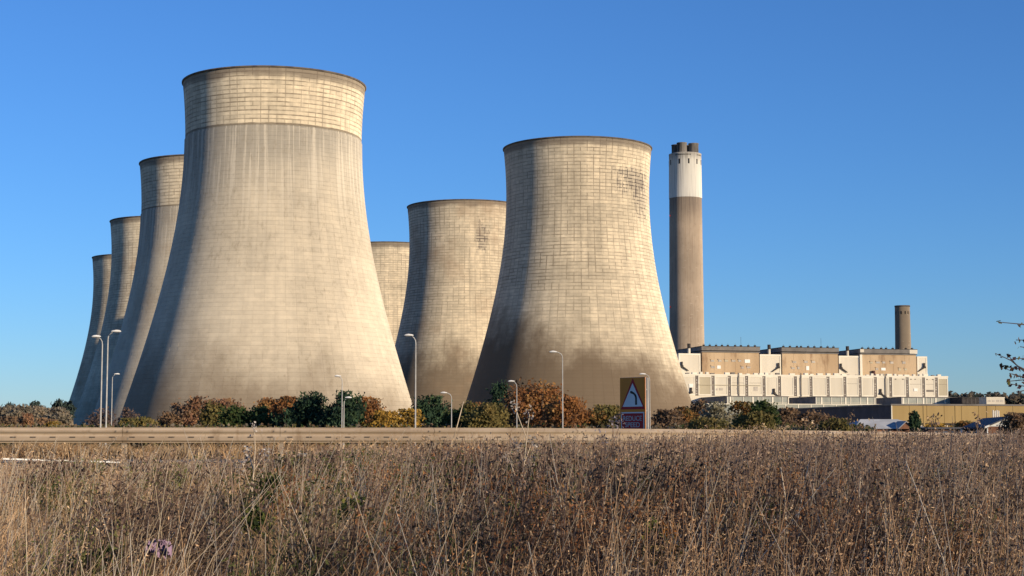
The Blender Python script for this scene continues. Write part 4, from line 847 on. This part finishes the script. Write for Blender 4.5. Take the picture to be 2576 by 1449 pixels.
S6 = weeds(0, 26, 0, 0, 'rusty_clumps', 'rust coloured leafy clumps in the bank', one, .5, .9, [(.22,.10,.05),(.30,.14,.06),(.36,.19,.08)], .026, full=True, xy=patches(46, 34, .15, lambda n: rng.uniform(700, 2500, n), 9, 24))
S7 = weeds(0, 26, 0, 0, 'green_clumps', 'dull green leafy clumps in the bank', one, .45, .9, [(.06,.07,.025),(.09,.10,.035),(.13,.135,.05),(.18,.17,.065)], .026, full=True, xy=patches(60, 34, .18, lambda n: 2576 * rng.uniform(0, 1, n), 9, 27))
S9 = weeds(0, 9, 0, 0, 'straw_tufts', 'feathery straw tufts standing against the crash barrier', lambda x, y: np.clip(.25 + .9 * fbm(x, y, .7, 2.2), 0, 1), .5, 1, [(.36,.24,.14),(.45,.31,.18),(.54,.40,.25)], .02, xy=near_straw(), over=.0001, low=.55)
S8 = weeds(3200, 18, 10, 29, 'tall_seed_heads', 'taller dark seed heads rising in front of the crash barrier', lambda x, y: np.clip((pxx(x, y) - 200) / 2000, .12, 1), .5, 1, [(.17,.11,.085),(.25,.17,.125),(.34,.245,.175),(.43,.325,.235)], .017, over=.0085, low=.6)
S4 = weeds(2600, 14, 9, 31, 'green_weeds', 'olive green leafy patches in the weeds', lambda x, y: np.clip(fbm(x, y, .75, 9.1) * 1.7 - .35, 0, 1), .3, .7, [(.10,.12,.03),(.14,.14,.04),(.07,.09,.03),(.20,.19,.06)], .022)
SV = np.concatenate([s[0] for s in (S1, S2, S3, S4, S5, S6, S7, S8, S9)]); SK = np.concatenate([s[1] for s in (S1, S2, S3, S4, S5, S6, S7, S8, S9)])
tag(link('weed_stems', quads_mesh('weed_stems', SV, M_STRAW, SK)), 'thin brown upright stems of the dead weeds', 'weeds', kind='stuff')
# 3 pale bare stalks
n = 5200; x, y = field(n, 7.2, 31, pw=.9); ix = np.arange(n) < 190; y = np.where(ix, rng.uniform(8.5, 14, n), y); x = np.where(ix, rng.uniform(.02, .33, n) * y, x); z = hgt(x, y); H = rng.uniform(.55, 1.15, n); tall = rng.uniform(size=n) < .30
H = np.minimum(H, np.maximum(.3, (cap_z(x, y) + np.where(tall, rng.uniform(0, .019, n) * y, 0) - z) * rng.uniform(.8, 1.1, n))); la = rng.normal(.16, .28, n); lb = rng.normal(0, .2, n); fl = rng.uniform(size=n) < .08; la = np.where(fl, rng.normal(.3, 1.3, n), la); H = np.where(fl, H * .55, H * np.where(tall, 1.0, np.clip(canopy(x, y) + .15, .5, 1.2)))
b0 = np.stack([x, y, z], 1); md = b0 + np.stack([la * H * .42, lb * H * .4, H * .55], 1); tp = b0 + np.stack([la * H, lb * H, H], 1); w_ = np.where(ix, rng.uniform(.003, .0048, n), rng.uniform(.0016, .0032, n) * np.sqrt(np.maximum(y, 9) / 12))
W = np.stack([w_, 0 * w_, 0 * w_], 1); W2 = np.stack([0 * w_, w_, 0 * w_], 1)
V = np.stack([b0 - W, b0 + W, md + W, md - W, tp + W * .5, tp - W * .5, b0 - W2, b0 + W2, md + W2, md - W2, tp + W2 * .5, tp - W2 * .5], 1)
K = np.array([(.58,.49,.36),(.50,.40,.27),(.44,.33,.21),(.62,.55,.45)])[rng.integers(4, size=n)] * rng.uniform(.8, 1.15, (n, 1))
tag(link('pale_stalks', strips_mesh('pale_stalks', V, [(0, 1, 2, 3), (3, 2, 4, 5), (6, 7, 8, 9), (9, 8, 10, 11)], M_STRAW, K)), 'pale bare grass stalks leaning to the right', 'stalks', kind='stuff')
# 4 plants that stand out singly
m_stalk = mat('pale_stalk', (0.55, 0.46, 0.35), (0.42, 0.34, 0.25), 8.); m_dstalk = mat('dark_stalk', (0.19, 0.13, 0.10), (0.12, .085, .07), 8.)
def stalk_plant(label, px, py0, py1, Y, lean, m, forks=3, heads=True, pal=DEAD):
    b = at(px, py0, Y); tp = at(px + lean, py1, Y); gz = float(hgt(b.x, Y)); H = tp.z - gz; dx = tp.x - b.x
    root = empty('dead_stalk', (b.x, Y, gz), 0, label, 'plant', 'single dead stalks in the weeds')
    mb = MB(); P = [Vector((dx * s ** 1.4 + .012 * math.sin(9 * s + px), .03 * math.sin(5 * s), H * s)) for s in np.linspace(0, 1, 7)]
    mb.tube(P, [.009 - .005 * s for s in np.linspace(0, 1, 7)], 6); tips = [P[-1]]
    for k in range(forks):
        s = .45 + .5 * k / max(1, forks); p0 = P[int(s * 6)]; d = Vector(((-1) ** k * rng.uniform(.05, .12), rng.uniform(-.05, .05), rng.uniform(.1, .22) * H)); mb.tube([p0, p0 + d * .6, p0 + d + Vector((0, 0, .03))], [.005, .004, .003], 5); tips.append(p0 + d)
    mb.build('stem', m, root)
    if heads:
        C = np.concatenate([np.array(tq)[None] + rng.normal(size=(26, 3)) * [.025, .025, .035] for tq in tips]); K = np.array(pal)[rng.integers(len(pal), size=len(C))] * rng.uniform(.6, 1.2, (len(C), 1))
        link('seed_head', quads_mesh('seed_head', leaf_quads(C, .018, .2, 1.6), M_STRAW, K), root)['kind'] = 'stuff'
stalk_plant('white stemmed weed rising before the barrier under the rust red trees', 635, 1300, 1078, 15, 6, m_stalk, 4, True, [(.5,.46,.42),(.3,.27,.27)])
stalk_plant('thin leaning straw crossing the left part of the barrier', 1075, 1200, 1010, 16, 92, m_stalk, 0, False)
stalk_plant('dark twisted stalk crossing the barrier before the golden shrubs', 1432, 1220, 1095, 18, -8, m_dstalk, 3)
stalk_plant('branching pale seeded weed before the big orange tree', 1290, 1260, 1042, 15, 45, m_stalk, 6, True, [(.42,.38,.34),(.3,.26,.24)])
stalk_plant('dark headed weed just left of the warning sign', 1545, 1280, 1062, 16, -6, m_dstalk, 5, True, [(.3,.27,.3),(.16,.13,.14)])
stalk_plant('pale forked stalk low at the right of the yellow leaved sapling', 2004, 1390, 1175, 11, -45, m_stalk, 3, False)
stalk_plant('tall pale stalk pair right of the forked one', 2130, 1440, 1200, 11, 30, m_stalk, 3, False)
stalk_plant('pale stalk arching right near the right edge', 2265, 1400, 1215, 11.5, 55, m_stalk, 2, False)
stalk_plant('thick pale stalk lying aslant at bottom left', 300, 1475, 1355, 9.5, 85, m_stalk, 0, False)
stalk_plant('pale broken stem slanting up to the barrier left of the sign', 1320, 1310, 1175, 14, 115, m_stalk, 1, False)
stalk_plant('dark seed topped weed before the low lamp', 2020, 1250, 1062, 15, 6, m_dstalk, 5)
stalk_plant('dark seed topped weed before the grey roofed house', 2150, 1260, 1050, 15, -8, m_dstalk, 5)
stalk_plant('tall dark weed before the flat roofed wing', 2330, 1260, 1060, 14, 8, m_dstalk, 5)
stalk_plant('thin dark weed before the gabled house', 2440, 1290, 1055, 13, 20, m_dstalk, 4)
def leafy(name, label, px, py, Y, wd, hh, pal, n, leaf, cat='plant'):
    c = at(px, py, Y); gz = float(hgt(c.x, Y)); root = empty(name, (c.x, Y, gz), 0, label, cat, 'leafy weeds in the bank')
    top = max(.2, c.z - gz); mb = MB(); C = []
    for k in range(9):
        p = Vector((rng.normal() * wd * .5, rng.normal() * wd * .4, top + rng.uniform(-.6, .6) * hh)); mb.tube([(0, 0, 0), (p.x * .5, p.y * .5, p.z * .6), tuple(p)], [.007, .005, .003], 5); C.append(np.array(p)[None] + rng.normal(size=(n // 9, 3)) * [wd * .25, wd * .25, hh * .28])
    mb.build('stem', m_dstalk, root); C = np.concatenate(C); C[:, 2] = np.maximum(C[:, 2], .03); K = np.array(pal)[rng.integers(len(pal), size=len(C))] * rng.uniform(.7, 1.3, (len(C), 1))
    link('foliage', quads_mesh('foliage', leaf_quads(C, leaf, .1, 1.5), M_LEAF, K), root)
GR = [(.045,.065,.02),(.06,.08,.025),(.03,.045,.018)]; YG = [(.30,.26,.06),(.22,.22,.06),(.36,.28,.07)]
leafy('leafy_weed', 'dark green bramble left of centre in the grass', 668, 1225, 13.5, .10, .12, GR, 220, .03)
leafy('leafy_weed', 'dark green leaves at lower left of centre by pale straws', 632, 1312, 11.5, .10, .13, GR + [(.12,.13,.03)], 240, .03)
leafy('leafy_weed', 'green yellow leaves among straws at centre', 890, 1285, 12, .12, .12, GR + [(.2,.19,.05)], 220, .028)
leafy('leafy_weed', 'green bramble patch high in the bank below the sign', 1610, 1165, 20, .5, .1, GR + [(.12,.13,.04)], 420, .04)
leafy('leafy_weed', 'green bramble patch below the left of the sign', 1300, 1180, 20, .45, .1, GR + [(.14,.15,.05)], 360, .04)
leafy('leafy_weed', 'yellow leaved sapling low at right of centre', 1670, 1385, 10.2, .14, .10, YG, 260, .026)
leafy('leafy_weed', 'lime green leaves above the yellow sapling', 1640, 1325, 10.4, .06, .06, [(.26,.28,.08),(.2,.24,.07)], 110, .026)
leafy('leafy_weed', 'orange leaved sprig beside the lime green leaves', 1688, 1340, 10.3, .04, .08, [(.5,.24,.05),(.42,.18,.04)], 100, .024)
leafy('leafy_weed', 'dark green patch near the right edge below the house', 2440, 1180, 18, .5, .1, GR + [(.12,.12,.05)], 380, .035)
leafy('leafy_weed', 'dark green tuft at the lower left corner', 235, 1405, 10, .22, .08, GR, 260, .03)
leafy('pale_thistle', 'pale grey fluffy thistle at the bottom right edge', 2440, 1442, 9.6, .06, .06, [(.6,.6,.58),(.5,.5,.5),(.7,.7,.68)], 260, .014)
# litter: mauve plastic and a pale bottle
def scrap(name, label, px, py, Y, wd, hh, m):
    c = at(px, py, Y); n = 14; mb = MB(); vs = []
    for j in range(n):
        for i in range(n):
            u, v = i / (n - 1) * 2 - 1, j / (n - 1) * 2 - 1; vs.append((u * wd * .5 * (1 + .15 * math.sin(7 * v)), .05 * math.sin(6 * u + 3 * v) + .03 * rng.normal(), v * hh * .5 + .05 * wd * math.sin(5 * u) + .02 * rng.normal()))
    mb.add(vs, [(j * n + i, j * n + i + 1, (j + 1) * n + i + 1, (j + 1) * n + i) for j in range(n - 1) for i in range(n - 1)], False)
    return tag(mb.build(name, m, loc=(c.x, c.y, c.z)), label, 'litter')
m_mauve = mat('mauve_plastic', (0.27, 0.185, 0.255), (0.21, 0.14, 0.20), 20., rough=.5); 
scrap('plastic_scrap', 'crumpled mauve plastic scrap caught in the weeds at lower left', 398, 1378, 9.8, .14, .05, m_mauve)
c = at(762, 1145, 22); tag(MB().tube([(-.08, 0, 0), (-.05, 0, .0), (.05, .01, .005), (.075, .01, .006), (.1, .012, .008)], [.02, .026, .026, .011, .011], 10).build('plastic_bottle', m_louvre, loc=(c.x, c.y, c.z)), 'pale plastic bottle lying in the grass left of centre', 'bottle')

# ------------------------------------------------------------------ hawthorn reaching in from the right edge
TY = 9.6; hx = 4.3; hz = float(hgt(hx, TY))
haw = empty('hawthorn_tree', (hx, TY, hz), 0, 'thin twigs with a few brown leaves reaching in at the right edge', 'tree')
mb = MB(); mb.tube([(0, 0, -.1), (.05, 0, 1.0), (-.05, .05, 2.2), (.1, 0, 3.4)], [.09, .075, .055, .02], 9)
tw = [((3745, 1208), (3990, 1230)), ((3815, 1215), (4000, 1260)), ((3810, 1275), (4000, 1255)), ((3825, 1300), (4010, 1330)), ((3732, 1325), (3850, 1400)), ((3778, 1330), (3850, 1390)), ((3800, 1345), (4000, 1340)), ((3758, 1375), (3990, 1420)), ((3785, 1400), (4000, 1440)), ((3800, 1405), (3990, 1450)), ((3780, 1430), (3990, 1432)), ((3790, 1440), (4000, 1450)), ((3810, 1470), (3990, 1440)), ((3830, 1350), (3990, 1330))]
C = []
for k, (a, b) in enumerate(tw):
    yy = TY + rng.uniform(-.5, .5); p0 = at4(*a, yy) - haw.location; p1 = at4(*b, yy) - haw.location
    zs = min(3.0, max(.6, p1.z + rng.uniform(-.3, .3))); mid = (p0 + p1) / 2 + Vector((0, 0, .02 * math.sin(k * 2.1)))
    mb.tube([p0, mid, p1, Vector((-.02, .02, zs))], [.0022, .0034, .006, .014], 5)
    nl = [3, 4, 9, 2, 3, 4, 3, 14, 6, 3, 4, 4, 3, 4][k]; s = rng.uniform(0, .7, nl) ** 1.5
    C.append(np.array(p0)[None] * (1 - s[:, None]) + np.array(mid)[None] * s[:, None] + rng.normal(size=(nl, 3)) * .008)
for k in range(14):
    z0 = rng.uniform(.8, 3.0); d = Vector((rng.uniform(.4, 1.3), rng.uniform(-.8, .8), rng.uniform(.1, .8))); mb.tube([(0, 0, z0), d * .5 + Vector((0, 0, z0)), d + Vector((0, 0, z0 + .1))], [.018, .01, .004], 5)
mb.build('trunk', M_TWIG, haw); C = np.concatenate(C); K = np.array([(.10,.06,.045),(.14,.08,.045),(.09,.05,.06),(.16,.16,.05)])[rng.integers(4, size=len(C))]
link('foliage', quads_mesh('foliage', leaf_quads(C, .026, 0, 1.3), M_LEAF, K), haw)
